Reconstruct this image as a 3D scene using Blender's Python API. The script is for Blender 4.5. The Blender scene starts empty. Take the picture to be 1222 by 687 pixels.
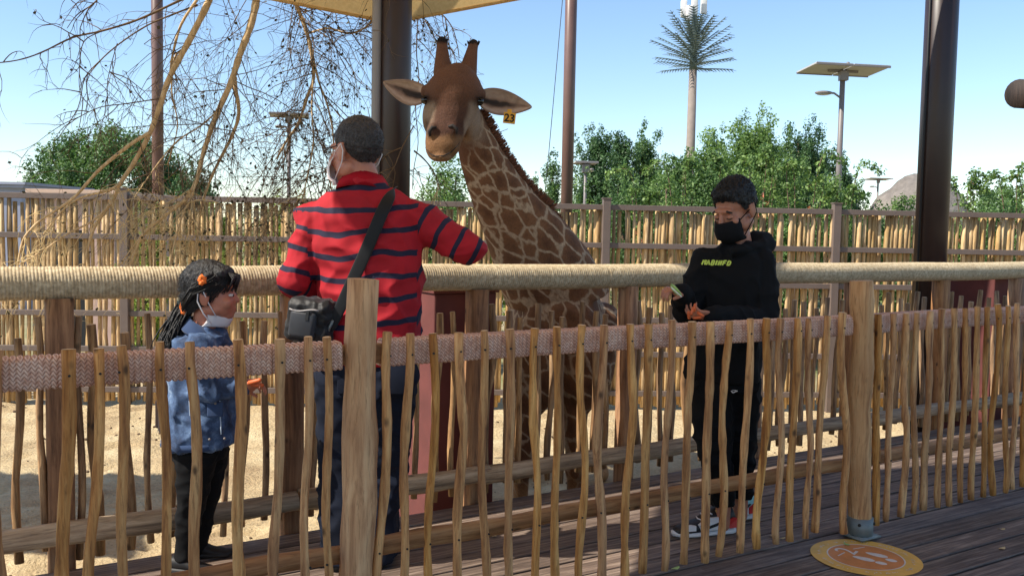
import bpy, bmesh, math, random
import numpy as np
from mathutils import Vector, Matrix, noise
random.seed(7)
RNG = np.random.default_rng(11)
scene = bpy.context.scene
col = scene.collection
R = math.radians

# ------------------------------------------------------------------ camera
IMG_W, IMG_H, FPX = 1222.0, 687.0, 1100.0
CAM_H, ROLL, HORIZON = 1.35, R(1.09), 273.0
PITCH = math.atan((343.5 - HORIZON) / FPX)
camd = bpy.data.cameras.new('camera')
cam = bpy.data.objects.new('camera', camd)
col.objects.link(cam)
cam.location = (0, 0, CAM_H)
camd.sensor_fit = 'HORIZONTAL'
camd.sensor_width = 36.0
camd.lens = 36.0 * FPX / IMG_W
camd.clip_start = 0.05
camd.clip_end = 6000
_F = Vector((0, math.cos(PITCH), -math.sin(PITCH)))
_U = Vector((0, math.sin(PITCH), math.cos(PITCH)))
_X = Vector((1, 0, 0))
cr, sr = math.cos(ROLL), math.sin(ROLL)
# image axes rolled: a pixel step to the right is  (cos r) X + (sin r) U ; a step up is (-sin r) X + (cos r) U
ax_r = _X * cr + _U * sr
ax_u = _X * -sr + _U * cr
m = Matrix((ax_r, ax_u, -_F)).transposed()
cam.matrix_world = Matrix.Translation(cam.location) @ m.to_4x4()
scene.camera = cam

# ------------------------------------------------------------------ light
SUN_DIR = Vector((-0.93, -0.37, 0)).normalized()
SUN_EL = R(46)
SUN_VEC = Vector((SUN_DIR.x * math.cos(SUN_EL), SUN_DIR.y * math.cos(SUN_EL), math.sin(SUN_EL)))
world = bpy.data.worlds.new('World')
scene.world = world
world.use_nodes = True
wn = world.node_tree.nodes
wn.clear()
sky = wn.new('ShaderNodeTexSky')
sky.sky_type = 'NISHITA'
sky.sun_disc = False
sky.sun_elevation = SUN_EL
sky.sun_rotation = math.atan2(SUN_VEC.x, SUN_VEC.y)
sky.altitude = 50
sky.air_density = 1.0
sky.dust_density = 0.1
sky.ozone_density = 3.5
bg = wn.new('ShaderNodeBackground')
bg.inputs['Strength'].default_value = 0.122
wo = wn.new('ShaderNodeOutputWorld')
world.node_tree.links.new(sky.outputs[0], bg.inputs[0])
world.node_tree.links.new(bg.outputs[0], wo.inputs[0])
sund = bpy.data.lights.new('sun', 'SUN')
sund.energy = 4.4
sund.angle = R(0.53)
sund.color = (1.0, 0.93, 0.82)
sun = bpy.data.objects.new('sun', sund)
col.objects.link(sun)
sun.rotation_euler = SUN_VEC.to_track_quat('Z', 'Y').to_euler()
scene.view_settings.view_transform = 'Standard'
scene.view_settings.look = 'None'
scene.view_settings.exposure = 0.76
scene.view_settings.gamma = 1.0
scene.render.engine = 'CYCLES'
scene.cycles.max_bounces = 8
scene.cycles.diffuse_bounces = 4
scene.cycles.transparent_max_bounces = 16

# ------------------------------------------------------------------ pixel helpers (direction only; depth given by the place)
def ray(x, y):
    a = (x - 611) / FPX
    b = -(y - 343.5) / FPX
    return _F + ax_r * a + ax_u * b
CAMP = Vector((0, 0, CAM_H))
def px(x, y, Y):
    r = ray(x, y)
    return CAMP + r * (Y / r.y)
def gnd(x, y, z=0.0):
    r = ray(x, y)
    return CAMP + r * ((z - CAM_H) / r.z)
FU = Vector((0.84990, 0.52695, 0.0)).normalized()       # direction the fences and boards run
FN = Vector((-FU.y, FU.x, 0.0))                         # away from the camera, square to the fences
FA = Vector((1.602, 4.102, 0.0))                        # foot of the right front post
FANG = math.atan2(FU.y, FU.x)
def fplane(x, y, t):
    """pixel -> (s, z) on the upright plane t metres behind the front fence"""
    r = ray(x, y)
    P0 = FA + FN * t
    k = (P0 - CAMP).dot(FN) / r.dot(FN)
    P = CAMP + r * k
    return (P - FA).dot(FU), P.z
def fw(s, t, z=0.0):
    return FA + FU * s + FN * t + Vector((0, 0, z))
SAND = -0.60

# ------------------------------------------------------------------ object helpers
def link(o, parent=None):
    col.objects.link(o)
    if parent is not None:
        o.parent = parent
    return o
def tag(o, label=None, cat=None, group=None, kind=None):
    if label: o['label'] = label
    if cat: o['category'] = cat
    if group: o['group'] = group
    if kind: o['kind'] = kind
    return o
def empty(name, loc=(0, 0, 0), rz=0.0, label=None, cat=None, group=None):
    o = bpy.data.objects.new(name, None)
    o.empty_display_size = 0.1
    link(o)
    o.location = loc
    o.rotation_euler = (0, 0, rz)
    return tag(o, label, cat, group)
def setmat(me, mat):
    if mat is not None:
        for mm in (mat if isinstance(mat, (list, tuple)) else [mat]):
            me.materials.append(mm)
def mesh(name, v, f, mat=None, parent=None, smooth=True, loc=None):
    me = bpy.data.meshes.new(name)
    me.from_pydata([tuple(p) for p in v], [], [tuple(q) for q in f])
    me.update()
    if smooth:
        me.polygons.foreach_set('use_smooth', [True] * len(me.polygons))
    setmat(me, mat)
    o = bpy.data.objects.new(name, me)
    link(o, parent)
    if loc is not None:
        o.location = loc
    return o
def inst(name, me, parent=None, loc=(0, 0, 0), rot=(0, 0, 0), sc=(1, 1, 1)):
    o = bpy.data.objects.new(name, me)
    link(o, parent)
    o.location = loc
    o.rotation_euler = rot
    o.scale = sc
    return o

class MB:
    """collects shapes for one mesh"""
    def __init__(self):
        self.v = []
        self.f = []
    def add(self, v, f):
        n = len(self.v)
        self.v += [Vector(p) for p in v]
        self.f += [tuple(i + n for i in q) for q in f]
        return self
    def tube(self, pts, rad, seg=8, cap=True, flat=None):
        self.add(*tube(pts, rad, seg, cap, flat))
        return self
    def box(self, c, h, rot=None, bev=0.0):
        self.add(*box(c, h, rot, bev))
        return self
    def build(self, name, mat=None, parent=None, smooth=True, loc=None):
        return mesh(name, self.v, self.f, mat, parent, smooth, loc)

def tube(pts, rad, seg=8, cap=True, flat=None, ref=None):
    pts = [Vector(p) for p in pts]
    n = len(pts)
    if not isinstance(rad, (list, tuple)):
        rad = [rad] * n
    v, f = [], []
    t0 = (pts[1] - pts[0]).normalized()
    up = Vector(ref) if ref is not None else (Vector((0, 0, 1)) if abs(t0.z) < 0.9 else Vector((1, 0, 0)))
    a = (up - t0 * up.dot(t0)).normalized()
    for i in range(n):
        if i == 0: t = pts[1] - pts[0]
        elif i == n - 1: t = pts[-1] - pts[-2]
        else: t = pts[i + 1] - pts[i - 1]
        t.normalize()
        a = a - t * a.dot(t)
        if a.length < 1e-6: a = t.orthogonal()
        a.normalize()
        b = t.cross(a)
        r = rad[i]
        fl = 1.0 if flat is None else flat
        for k in range(seg):
            th = 2 * math.pi * k / seg
            v.append(pts[i] + a * (math.cos(th) * r) + b * (math.sin(th) * r * fl))
    for i in range(n - 1):
        for k in range(seg):
            k2 = (k + 1) % seg
            f.append((i * seg + k, i * seg + k2, (i + 1) * seg + k2, (i + 1) * seg + k))
    if cap:
        f.append(tuple(range(seg - 1, -1, -1)))
        f.append(tuple((n - 1) * seg + k for k in range(seg)))
    return v, f
def box(c, h, rot=None, bev=0.0):
    c = Vector(c)
    hx, hy, hz = h
    M = rot if rot is not None else Matrix.Identity(3)
    if bev <= 0:
        v = [c + M @ Vector((sx * hx, sy * hy, sz * hz)) for sz in (-1, 1) for sy in (-1, 1) for sx in (-1, 1)]
        f = [(0, 2, 3, 1), (4, 5, 7, 6), (0, 1, 5, 4), (2, 6, 7, 3), (0, 4, 6, 2), (1, 3, 7, 5)]
        return v, f
    bm = bmesh.new()
    bmesh.ops.create_cube(bm, size=1)
    for p in bm.verts:
        p.co = Vector((p.co.x * 2 * hx, p.co.y * 2 * hy, p.co.z * 2 * hz))
    bmesh.ops.bevel(bm, geom=list(bm.edges), offset=bev, segments=2, affect='EDGES', profile=0.5)
    bm.verts.index_update()
    v = [c + M @ p.co for p in bm.verts]
    f = [tuple(q.index for q in fa.verts) for fa in bm.faces]
    bm.free()
    return v, f
def capsule(p0, p1, r0, r1, seg=14):
    p0, p1 = Vector(p0), Vector(p1)
    d = (p1 - p0)
    if d.length < 1e-6: d = Vector((0, 0, 1e-4))
    dn = d.normalized()
    pts, rr = [], []
    for a in (80, 55, 28):
        pts.append(p0 - dn * (r0 * math.sin(R(a)))); rr.append(r0 * math.cos(R(a)))
    pts.append(p0); rr.append(r0)
    pts.append((p0 + p1) / 2); rr.append((r0 + r1) / 2)
    pts.append(p1); rr.append(r1)
    for a in (28, 55, 80):
        pts.append(p1 + dn * (r1 * math.sin(R(a)))); rr.append(r1 * math.cos(R(a)))
    return tube(pts, rr, seg, True)
def ellipsoid(c, r, rot=None, seg=18, rings=10):
    c = Vector(c)
    M = rot if rot is not None else Matrix.Identity(3)
    v, f = [], []
    for i in range(1, rings):
        ph = math.pi * i / rings
        for k in range(seg):
            th = 2 * math.pi * k / seg
            v.append(c + M @ Vector((r[0] * math.sin(ph) * math.cos(th), r[1] * math.sin(ph) * math.sin(th), r[2] * math.cos(ph))))
    top, bot = len(v), len(v) + 1
    v.append(c + M @ Vector((0, 0, r[2])))
    v.append(c + M @ Vector((0, 0, -r[2])))
    for i in range(rings - 2):
        for k in range(seg):
            k2 = (k + 1) % seg
            f.append((i * seg + k, (i + 1) * seg + k, (i + 1) * seg + k2, i * seg + k2))
    for k in range(seg):
        k2 = (k + 1) % seg
        f.append((top, k, k2))
        f.append((bot, (rings - 2) * seg + k2, (rings - 2) * seg + k))
    return v, f
def loft(rings, seg=20, power=2.4):
    """rings: (center, vector a, vector b) superellipse cross sections"""
    v, f = [], []
    for c, a, b in rings:
        c, a, b = Vector(c), Vector(a), Vector(b)
        for k in range(seg):
            th = 2 * math.pi * k / seg
            cx, sy = math.cos(th), math.sin(th)
            ex = math.copysign(abs(cx) ** (2 / power), cx)
            ey = math.copysign(abs(sy) ** (2 / power), sy)
            v.append(c + a * ex + b * ey)
    n = len(rings)
    for i in range(n - 1):
        for k in range(seg):
            k2 = (k + 1) % seg
            f.append((i * seg + k, i * seg + k2, (i + 1) * seg + k2, (i + 1) * seg + k))
    f.append(tuple(range(seg - 1, -1, -1)))
    f.append(tuple((n - 1) * seg + k for k in range(seg)))
    return v, f
def blob(name, shapes, voxel, smooth_it=4, mat=None, parent=None, origin=(0, 0, 0), fold=None, keep=None):
    """union of closed shapes -> one continuous surface"""
    mb = MB()
    O = Vector(origin)
    for v, f in shapes:
        # keep normals outward
        bm = bmesh.new()
        bv = [bm.verts.new(p - O) for p in v]
        for q in f:
            try: bm.faces.new([bv[i] for i in q])
            except ValueError: pass
        bmesh.ops.recalc_face_normals(bm, faces=bm.faces)
        bm.verts.index_update()
        mb.add([p.co.copy() for p in bm.verts], [tuple(p.index for p in fa.verts) for fa in bm.faces])
        bm.free()
    me = bpy.data.meshes.new('tmp')
    me.from_pydata([tuple(p) for p in mb.v], [], mb.f)
    o = bpy.data.objects.new('tmp', me)
    col.objects.link(o)
    md = o.modifiers.new('r', 'REMESH')
    md.mode = 'VOXEL'
    md.voxel_size = voxel
    md.use_smooth_shade = True
    if smooth_it:
        ms = o.modifiers.new('s', 'SMOOTH')
        ms.factor = 0.5
        ms.iterations = smooth_it
    dg = bpy.context.evaluated_depsgraph_get()
    dg.update()
    out = bpy.data.meshes.new_from_object(o.evaluated_get(dg))
    bpy.data.objects.remove(o)
    bpy.data.meshes.remove(me)
    out.name = name
    if fold or keep:
        bm = bmesh.new()
        bm.from_mesh(out)
        if keep:
            dele = [p for p in bm.verts if not keep(p.co + O)]
            bmesh.ops.delete(bm, geom=dele, context='VERTS')
        if fold:
            bm.normal_update()
            new = [(p, p.co + p.normal * fold(p.co + O, p.normal)) for p in bm.verts]
            for p, c in new: p.co = c
        bm.to_mesh(out)
        bm.free()
    out.materials.clear()
    setmat(out, mat)
    out.polygons.foreach_set('use_smooth', [True] * len(out.polygons))
    ob = bpy.data.objects.new(name, out)
    link(ob, parent)
    return ob
def text_mesh(name, body, size, extrude, mat, parent, shear=0.0, bold=0.0, spacing=1.0):
    cu = bpy.data.curves.new('tmp', 'FONT')
    cu.body = body
    cu.size = size
    cu.extrude = extrude
    cu.align_x = 'CENTER'
    cu.align_y = 'CENTER'
    cu.shear = shear
    cu.offset = bold
    cu.space_character = spacing
    o = bpy.data.objects.new('tmp', cu)
    col.objects.link(o)
    dg = bpy.context.evaluated_depsgraph_get()
    me = bpy.data.meshes.new_from_object(o.evaluated_get(dg))
    bpy.data.objects.remove(o)
    me.materials.clear()
    setmat(me, mat)
    ob = bpy.data.objects.new(name, me)
    link(ob, parent)
    return ob

# ------------------------------------------------------------------ materials
def S(r, g, b):
    """sRGB 0-255 -> linear"""
    def c(x):
        x /= 255.0
        return x / 12.92 if x <= 0.04045 else ((x + 0.055) / 1.055) ** 2.4
    return (c(r), c(g), c(b), 1.0)
class NT:
    def __init__(self, name):
        self.m = bpy.data.materials.new(name)
        self.m.use_nodes = True
        self.t = self.m.node_tree
        self.n = self.t.nodes
        self.b = self.n['Principled BSDF']
        self.out = self.n['Material Output']
    def new(self, t, **kw):
        nd = self.n.new(t)
        for k, v in kw.items(): setattr(nd, k, v)
        return nd
    def l(self, a, b): self.t.links.new(a, b)
    def coords(self, scale=(1, 1, 1), kind='Object', rot=(0, 0, 0)):
        tc = self.new('ShaderNodeTexCoord')
        mp = self.new('ShaderNodeMapping')
        mp.inputs['Scale'].default_value = scale
        mp.inputs['Rotation'].default_value = rot
        self.l(tc.outputs[kind], mp.inputs[0])
        return mp.outputs[0]
    def noise(self, vec, scale=5, detail=4, rough=0.6, dist=0.0):
        nd = self.new('ShaderNodeTexNoise')
        nd.inputs['Scale'].default_value = scale
        nd.inputs['Detail'].default_value = detail
        nd.inputs['Roughness'].default_value = rough
        nd.inputs['Distortion'].default_value = dist
        if vec is not None: self.l(vec, nd.inputs['Vector'])
        return nd.outputs['Fac']
    def ramp(self, fac, stops, interp='LINEAR'):
        nd = self.new('ShaderNodeValToRGB')
        el = nd.color_ramp.elements
        nd.color_ramp.interpolation = interp
        while len(el) < len(stops): el.new(0.5)
        for e, (p, c) in zip(el, stops):
            e.position = p
            e.color = c if len(c) == 4 else (*c, 1)
        self.l(fac, nd.inputs[0])
        return nd.outputs[0]
    def mix(self, fac, a, b, mode='MIX'):
        nd = self.new('ShaderNodeMix', data_type='RGBA', blend_type=mode)
        if isinstance(fac, float): nd.inputs[0].default_value = fac
        else: self.l(fac, nd.inputs[0])
        for s, x in ((6, a), (7, b)):
            if isinstance(x, (tuple, list)): nd.inputs[s].default_value = x
            else: self.l(x, nd.inputs[s])
        return nd.outputs[2]
    def hsv(self, c, val=None, hue=None, sat=None):
        nd = self.new('ShaderNodeHueSaturation')
        self.l(c, nd.inputs['Color'])
        for k, x in (('Value', val), ('Hue', hue), ('Saturation', sat)):
            if x is None: continue
            if isinstance(x, float): nd.inputs[k].default_value = x
            else: self.l(x, nd.inputs[k])
        return nd.outputs[0]
    def rnd(self, lo, hi):
        oi = self.new('ShaderNodeObjectInfo')
        mr = self.new('ShaderNodeMapRange')
        self.l(oi.outputs['Random'], mr.inputs[0])
        mr.inputs[3].default_value = lo
        mr.inputs[4].default_value = hi
        return mr.outputs[0]
    def rng(self, fac, a, b, c, d):
        mr = self.new('ShaderNodeMapRange')
        self.l(fac, mr.inputs[0])
        for i, x in enumerate((a, b, c, d)): mr.inputs[1 + i].default_value = x
        return mr.outputs[0]
    def attr(self, name, out='Fac'):
        a = self.new('ShaderNodeAttribute')
        a.attribute_name = name
        return a.outputs[out]
    def bump(self, h, strength=0.4, dist=0.01):
        nd = self.new('ShaderNodeBump')
        nd.inputs['Strength'].default_value = strength
        nd.inputs['Distance'].default_value = dist
        self.l(h, nd.inputs['Height'])
        self.l(nd.outputs[0], self.b.inputs['Normal'])
        return nd
    def color(self, c):
        if isinstance(c, (tuple, list)): self.b.inputs['Base Color'].default_value = c
        else: self.l(c, self.b.inputs['Base Color'])
    def set(self, **kw):
        for k, v in kw.items(): self.b.inputs[k.replace('_', ' ')].default_value = v
        return self.m

def wood(name, dark, mid, light, along='Z', rnd=(0.8, 1.15), rough=0.75, knots=True, grain=1.0, bump=0.5):
    t = NT(name)
    sc = {'Z': (14, 14, 1.1), 'X': (1.1, 14, 14)}[along]
    oi = t.new('ShaderNodeObjectInfo')
    tc = t.new('ShaderNodeTexCoord')
    va = t.new('ShaderNodeVectorMath', operation='ADD')
    sc1 = t.new('ShaderNodeVectorMath', operation='SCALE')
    cmb = t.new('ShaderNodeCombineXYZ')
    for i in range(3): t.l(oi.outputs['Random'], cmb.inputs[i])
    t.l(cmb.outputs[0], sc1.inputs[0])
    sc1.inputs['Scale'].default_value = 17.0
    t.l(tc.outputs['Object'], va.inputs[0])
    t.l(sc1.outputs[0], va.inputs[1])
    mp = t.new('ShaderNodeMapping')
    mp.inputs['Scale'].default_value = tuple(x * grain for x in sc)
    t.l(va.outputs[0], mp.inputs[0])
    g = t.noise(mp.outputs[0], 3.2, 6, 0.62, 0.35)
    c = t.ramp(g, [(0.33, dark), (0.48, mid), (0.66, light)])
    big = t.noise(va.outputs[0], 3.5, 3, 0.5)
    c = t.mix(t.rng(big, 0.35, 0.75, 0.0, 0.55), c, dark, 'MIX')
    if knots:
        vo = t.new('ShaderNodeTexVoronoi')
        mp2 = t.new('ShaderNodeMapping')
        mp2.inputs['Scale'].default_value = (12, 12, 6.5) if along == 'Z' else (5.5, 12, 12)
        t.l(va.outputs[0], mp2.inputs[0])
        t.l(mp2.outputs[0], vo.inputs['Vector'])
        vo.inputs['Scale'].default_value = 1.0
        k = t.rng(vo.outputs['Distance'], 0.05, 0.13, 0.85, 0.0)
        c = t.mix(k, c, tuple(x * 0.18 for x in dark[:3]) + (1,))
    fr_ = t.new('ShaderNodeMath', operation='MULTIPLY'); t.l(oi.outputs['Random'], fr_.inputs[0]); fr_.inputs[1].default_value = 7.31
    fr2 = t.new('ShaderNodeMath', operation='FRACT'); t.l(fr_.outputs[0], fr2.inputs[0])
    c = t.hsv(c, val=t.rnd(*rnd), sat=t.rng(fr2.outputs[0], 0, 1, 0.9, 1.06))
    fine = t.noise(mp.outputs[0], 11, 5, 0.7, 0.2)
    c = t.mix(t.rng(fine, 0.52, 0.68, 0.0, 0.6), c, tuple(x * 0.45 for x in dark[:3]) + (1,))
    t.color(c)
    t.bump(g, bump, 0.006)
    return t.set(Roughness=rough)

M = {}
M['picket'] = wood('picket_wood', S(134, 84, 40), S(196, 138, 76), S(228, 178, 112), rnd=(0.86, 1.14))
M['post'] = wood('post_wood', S(156, 106, 60), S(206, 154, 98), S(228, 184, 128), grain=0.7)
M['picket_old'] = wood('weathered_picket_wood', S(102, 74, 48), S(164, 126, 86), S(206, 168, 120), rnd=(0.8, 1.15))
M['post_old'] = wood('weathered_post_wood', S(100, 66, 40), S(162, 114, 74), S(202, 154, 106), grain=0.6)
M['log'] = wood('grey_log_wood', S(112, 94, 74), S(168, 144, 114), S(204, 182, 150), along='X', grain=0.7)
M['railboard'] = wood('rail_board_wood', S(130, 90, 56), S(182, 136, 92), S(210, 168, 122), along='X', grain=0.7)
M['reed'] = wood('reed_picket_wood', S(136, 104, 64), S(196, 160, 106), S(226, 196, 144), rnd=(0.72, 1.2), knots=False)
def plain(name, c, rough=0.6, var=0.12, scale=18, bump=0.15, metal=0.0, spec=None, bscale=None):
    t = NT(name)
    g = t.noise(t.coords(), scale, 5, 0.6)
    v = t.rng(g, 0.3, 0.7, 1 - var, 1 + var)
    base = t.new('ShaderNodeRGB')
    base.outputs[0].default_value = c
    t.color(t.hsv(base.outputs[0], val=v))
    if bump: t.bump(t.noise(t.coords(), bscale, 4, 0.6) if bscale else g, bump, 0.004)
    t.set(Roughness=rough, Metallic=metal)
    if spec is not None: t.b.inputs['Specular IOR Level'].default_value = spec
    return t.m
M['cutend'] = plain('sawn_end_grain', S(222, 188, 142), 0.8, 0.12, 60, 0.2)
M['fencepaint'] = plain('taupe_fence_paint', S(108, 94, 86), 0.55, 0.08, 6)
M['maroon'] = plain('maroon_plaster', S(98, 50, 47), 0.8, 0.2, 5, 0.35)
M['polebrown'] = plain('dark_brown_pole_paint', S(48, 33, 29), 0.4, 0.25, 3, 0.08)
M['polefar'] = plain('brown_pole_paint', S(110, 82, 72), 0.4, 0.12, 3, 0.05)
M['galv'] = plain('galvanised_steel', S(118, 124, 122), 0.55, 0.2, 9, 0.15, 0.4)
M['pipe'] = plain('grey_pipe_paint', S(138, 134, 134), 0.4, 0.06, 5, 0.03)
M['lampmetal'] = plain('lamp_post_paint', S(120, 112, 108), 0.45, 0.06, 5, 0.03)
M['dark'] = plain('near_black_rubber', S(22, 22, 24), 0.6, 0.1, 20, 0.1)
M['white'] = plain('white_plastic', S(225, 222, 218), 0.5, 0.04, 20, 0.03)
# ropes
def rope(name, c1, c2, c3, axis_scale, wave=None):
    t = NT(name)
    co = t.coords()
    g = t.noise(co, 60, 4, 0.6)
    c = t.ramp(g, [(0.3, c1), (0.5, c2), (0.72, c3)])
    big = t.noise(co, 4, 3, 0.5)
    c = t.mix(t.rng(big, 0.4, 0.8, 0.0, 0.5), c, c1)
    t.color(c)
    if wave:
        # laid strands: zigzag from one wrap to the next
        sx = t.new('ShaderNodeSeparateXYZ'); t.l(co, sx.inputs[0])
        pp_ = t.new('ShaderNodeMath', operation='PINGPONG'); t.l(sx.outputs[0], pp_.inputs[0]); pp_.inputs[1].default_value = 0.00825
        ma = t.new('ShaderNodeMath', operation='MULTIPLY_ADD'); t.l(pp_.outputs[0], ma.inputs[0]); ma.inputs[1].default_value = 1.3; t.l(sx.outputs[2], ma.inputs[2])
        mz = t.new('ShaderNodeMath', operation='MULTIPLY'); t.l(ma.outputs[0], mz.inputs[0]); mz.inputs[1].default_value = 6.2832 / wave
        sn = t.new('ShaderNodeMath', operation='SINE'); t.l(mz.outputs[0], sn.inputs[0])
        s01 = t.rng(sn.outputs[0], -1.0, 0.2, 0.0, 1.0)
        t.color(t.mix(s01, tuple(x * 0.80 for x in c1[:3]) + (1,), c))
        t.bump(s01, 0.45, 0.004)
    else:
        t.bump(t.noise(t.coords(axis_scale), 40, 3, 0.6), 0.5, 0.004)
    return t.set(Roughness=0.9)
M['rope'] = rope('sisal_rope', S(150, 132, 102), S(186, 168, 136), S(214, 198, 166), (1, 4, 4))
M['rope_pink'] = rope('pinkish_rope', S(198, 152, 130), S(232, 196, 174), S(248, 226, 208), (1, 4, 4), wave=0.0115)
# ================================================================== SETTING
# terrain to the horizon
t = NT('dry_ground')
g = t.noise(t.coords(), 0.35, 6, 0.6)
g2 = t.noise(t.coords(), 6, 5, 0.6)
c = t.ramp(g, [(0.35, S(112, 118, 70)), (0.5, S(150, 138, 100)), (0.65, S(168, 150, 116))])
t.color(t.hsv(c, val=t.rng(g2, 0.3, 0.7, 0.8, 1.15)))
t.bump(g2, 0.5, 0.03)
M['terrain'] = t.set(Roughness=0.95)
v, f = [], []
ex = [-3000, -600, -150, -60, -30, -15, 0, 15, 30, 60, 150, 600, 3000]
ey = [-200, -30, 0, 5, 10, 15, 25, 40, 80, 200, 800, 4000]
for yy in ey:
    for xx in ex: v.append((xx, yy, SAND - 0.10))
for j in range(len(ey) - 1):
    for i in range(len(ex) - 1):
        a = j * len(ex) + i
        f.append((a, a + 1, a + len(ex) + 1, a + len(ex)))
tag(mesh('ground', v, f, M['terrain']), kind='structure')

# sand of the enclosure
t = NT('enclosure_sand')
co = t.coords()
g = t.noise(co, 2.2, 7, 0.65)
g2 = t.noise(co, 38, 5, 0.7)
g3 = t.noise(co, 9, 4, 0.6)
c = t.ramp(g, [(0.3, S(164, 138, 102)), (0.5, S(198, 174, 132)), (0.7, S(218, 198, 156))])
c = t.hsv(c, val=t.rng(g2, 0.3, 0.7, 0.82, 1.14))
vo = t.new('ShaderNodeTexVoronoi')
t.l(co, vo.inputs['Vector'])
vo.inputs['Scale'].default_value = 22
c = t.mix(t.rng(vo.outputs['Distance'], 0.1, 0.2, 0.45, 0.0), c, S(112, 92, 68))
t.color(c)
hh = t.new('ShaderNodeMath', operation='ADD')
t.l(g2, hh.inputs[0]); t.l(g3, hh.inputs[1])
t.bump(hh.outputs[0], 0.9, 0.03)
M['sand'] = t.set(Roughness=0.95)
XS = np.arange(-11, 13.01, 0.085)
YS = np.arange(2.6, 11.2, 0.085)
v, f = [], []
for yy in YS:
    for xx in XS:
        h = 0.035 * noise.noise((xx * 0.8, yy * 0.8, 1.3)) + 0.03 * noise.noise((xx * 2.7, yy * 2.7, 4.0)) + 0.030 * noise.noise((xx * 5, yy * 5, 9.0)) + 0.012 * noise.noise((xx * 11, yy * 11, 3.0))
        q = noise.noise((xx * 1.1, yy * 1.6, 7.0))
        h += 0.10 * max(0.0, 1 - abs(yy - 9.15 - 0.05 * xx) / 0.5) * (0.5 + 0.5 * q)       # ridge kicked up along the fence
        v.append((xx, yy, SAND + h))
nx = len(XS)
H_ = np.array([p[2] for p in v]).reshape(len(YS), nx)
qd = random.Random(12)
for k in range(900):                                   # hoof prints
    cx, cy, rr_ = qd.uniform(-8, 9), qd.uniform(4.2, 9.6), qd.uniform(0.07, 0.14)
    i0, j0 = int((cx - XS[0]) / 0.085), int((cy - YS[0]) / 0.085)
    for j in range(max(0, j0 - 3), min(len(YS), j0 + 4)):
        for i in range(max(0, i0 - 3), min(nx, i0 + 4)):
            d_ = math.hypot(XS[i] - cx, YS[j] - cy) / rr_
            if d_ < 2: H_[j, i] += -0.035 * math.exp(-d_ * d_ * 1.6) + 0.014 * math.exp(-(d_ - 1.25) ** 2 * 6)
v = [(p[0], p[1], h_) for p, h_ in zip(v, H_.ravel())]
for j in range(len(YS) - 1):
    for i in range(nx - 1):
        a = j * nx + i
        f.append((a, a + 1, a + nx + 1, a + nx))
tag(mesh('sand', v, f, M['sand']), kind='structure')
M['pebble'] = plain('dark_pebble', S(96, 76, 56), 0.9, 0.3, 30, 0.2)
mbp = MB()
for k in range(520):
    cx, cy = qd.uniform(-7, 8), qd.uniform(4.6, 9.6)
    i0, j0 = int((cx - XS[0]) / 0.085), int((cy - YS[0]) / 0.085)
    s_ = qd.uniform(0.006, 0.018)
    mbp.add(*ellipsoid((cx, cy, H_[j0, i0] + s_ * 0.4), (s_, s_ * qd.uniform(0.6, 1.6), s_ * 0.7), None, 6, 4))
tag(mbp.build('pebbles', M['pebble']), 'small dark droppings and pebbles scattered over the sand', 'pebbles', None, 'stuff')

# deck: boards one by one
t = NT('weathered_deck_board')
oi = t.new('ShaderNodeObjectInfo')
tc = t.new('ShaderNodeTexCoord')
va = t.new('ShaderNodeVectorMath', operation='ADD')
cmb = t.new('ShaderNodeCombineXYZ')
for i in range(3): t.l(oi.outputs['Random'], cmb.inputs[i])
sc1 = t.new('ShaderNodeVectorMath', operation='SCALE'); sc1.inputs['Scale'].default_value = 31
t.l(cmb.outputs[0], sc1.inputs[0]); t.l(tc.outputs['Object'], va.inputs[0]); t.l(sc1.outputs[0], va.inputs[1])
mp = t.new('ShaderNodeMapping'); mp.inputs['Scale'].default_value = (1.2, 26, 20)
t.l(va.outputs[0], mp.inputs[0])
g = t.noise(mp.outputs[0], 2.2, 7, 0.68, 0.3)
c = t.ramp(g, [(0.34, S(60, 49, 42)), (0.5, S(114, 97, 85)), (0.66, S(162, 144, 128))])
bl = t.noise(va.outputs[0], 2.3, 5, 0.65)
c = t.mix(t.rng(bl, 0.42, 0.7, 0.0, 0.6), c, S(78, 64, 59))
bl2 = t.noise(va.outputs[0], 9.0, 5, 0.7)
c = t.mix(t.rng(bl2, 0.62, 0.74, 0.0, 0.4), c, S(156, 142, 132))
t.color(t.hsv(c, val=t.rnd(0.78, 1.15)))
t.bump(g, 0.55, 0.004)
t.l(t.rng(bl, 0.3, 0.7, 0.42, 0.75), t.b.inputs['Roughness'])
M['deck'] = t.m
deck = empty('deck', FA, FANG)
tag(deck, kind='structure')
BW = 0.1305
PITCHB = 0.1435
bm_cache = {}
def board_mesh(L):
    L = round(L, 2)
    if L not in bm_cache:
        me = bpy.data.meshes.new('board')
        v, f = box((0, 0, 0), (L / 2, BW / 2, 0.014), None, 0.004)
        me.from_pydata([tuple(p) for p in v], [], f)
        setmat(me, M['deck'])
        bm_cache[L] = me
    return bm_cache[L]
rr = random.Random(5)
tt = 1.21 - BW / 2
row = 0
while tt > -4.6:
    x0 = -7.0
    cuts = sorted(rr.sample([-5.2, -3.6, 0.9, 2.4, 3.3, 4.8], 2)) if row % 2 else sorted(rr.sample([-4.4, -3.0, 1.6, 2.9, 4.1], 2))
    xs = [-7.0] + cuts + [7.5]
    for a, b in zip(xs[:-1], xs[1:]):
        L = b - a - 0.004
        inst('board', board_mesh(L), deck, ((a + b) / 2, tt, -0.014 + rr.uniform(-0.0015, 0.0015)), (rr.uniform(-0.006, 0.006), 0, 0))
    tt -= PITCHB
    row += 1
MB().box((0.25, 1.225, -0.105), (7.25, 0.014, 0.10), None, 0.004).build('fascia', M['deck'], deck, False)
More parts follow.
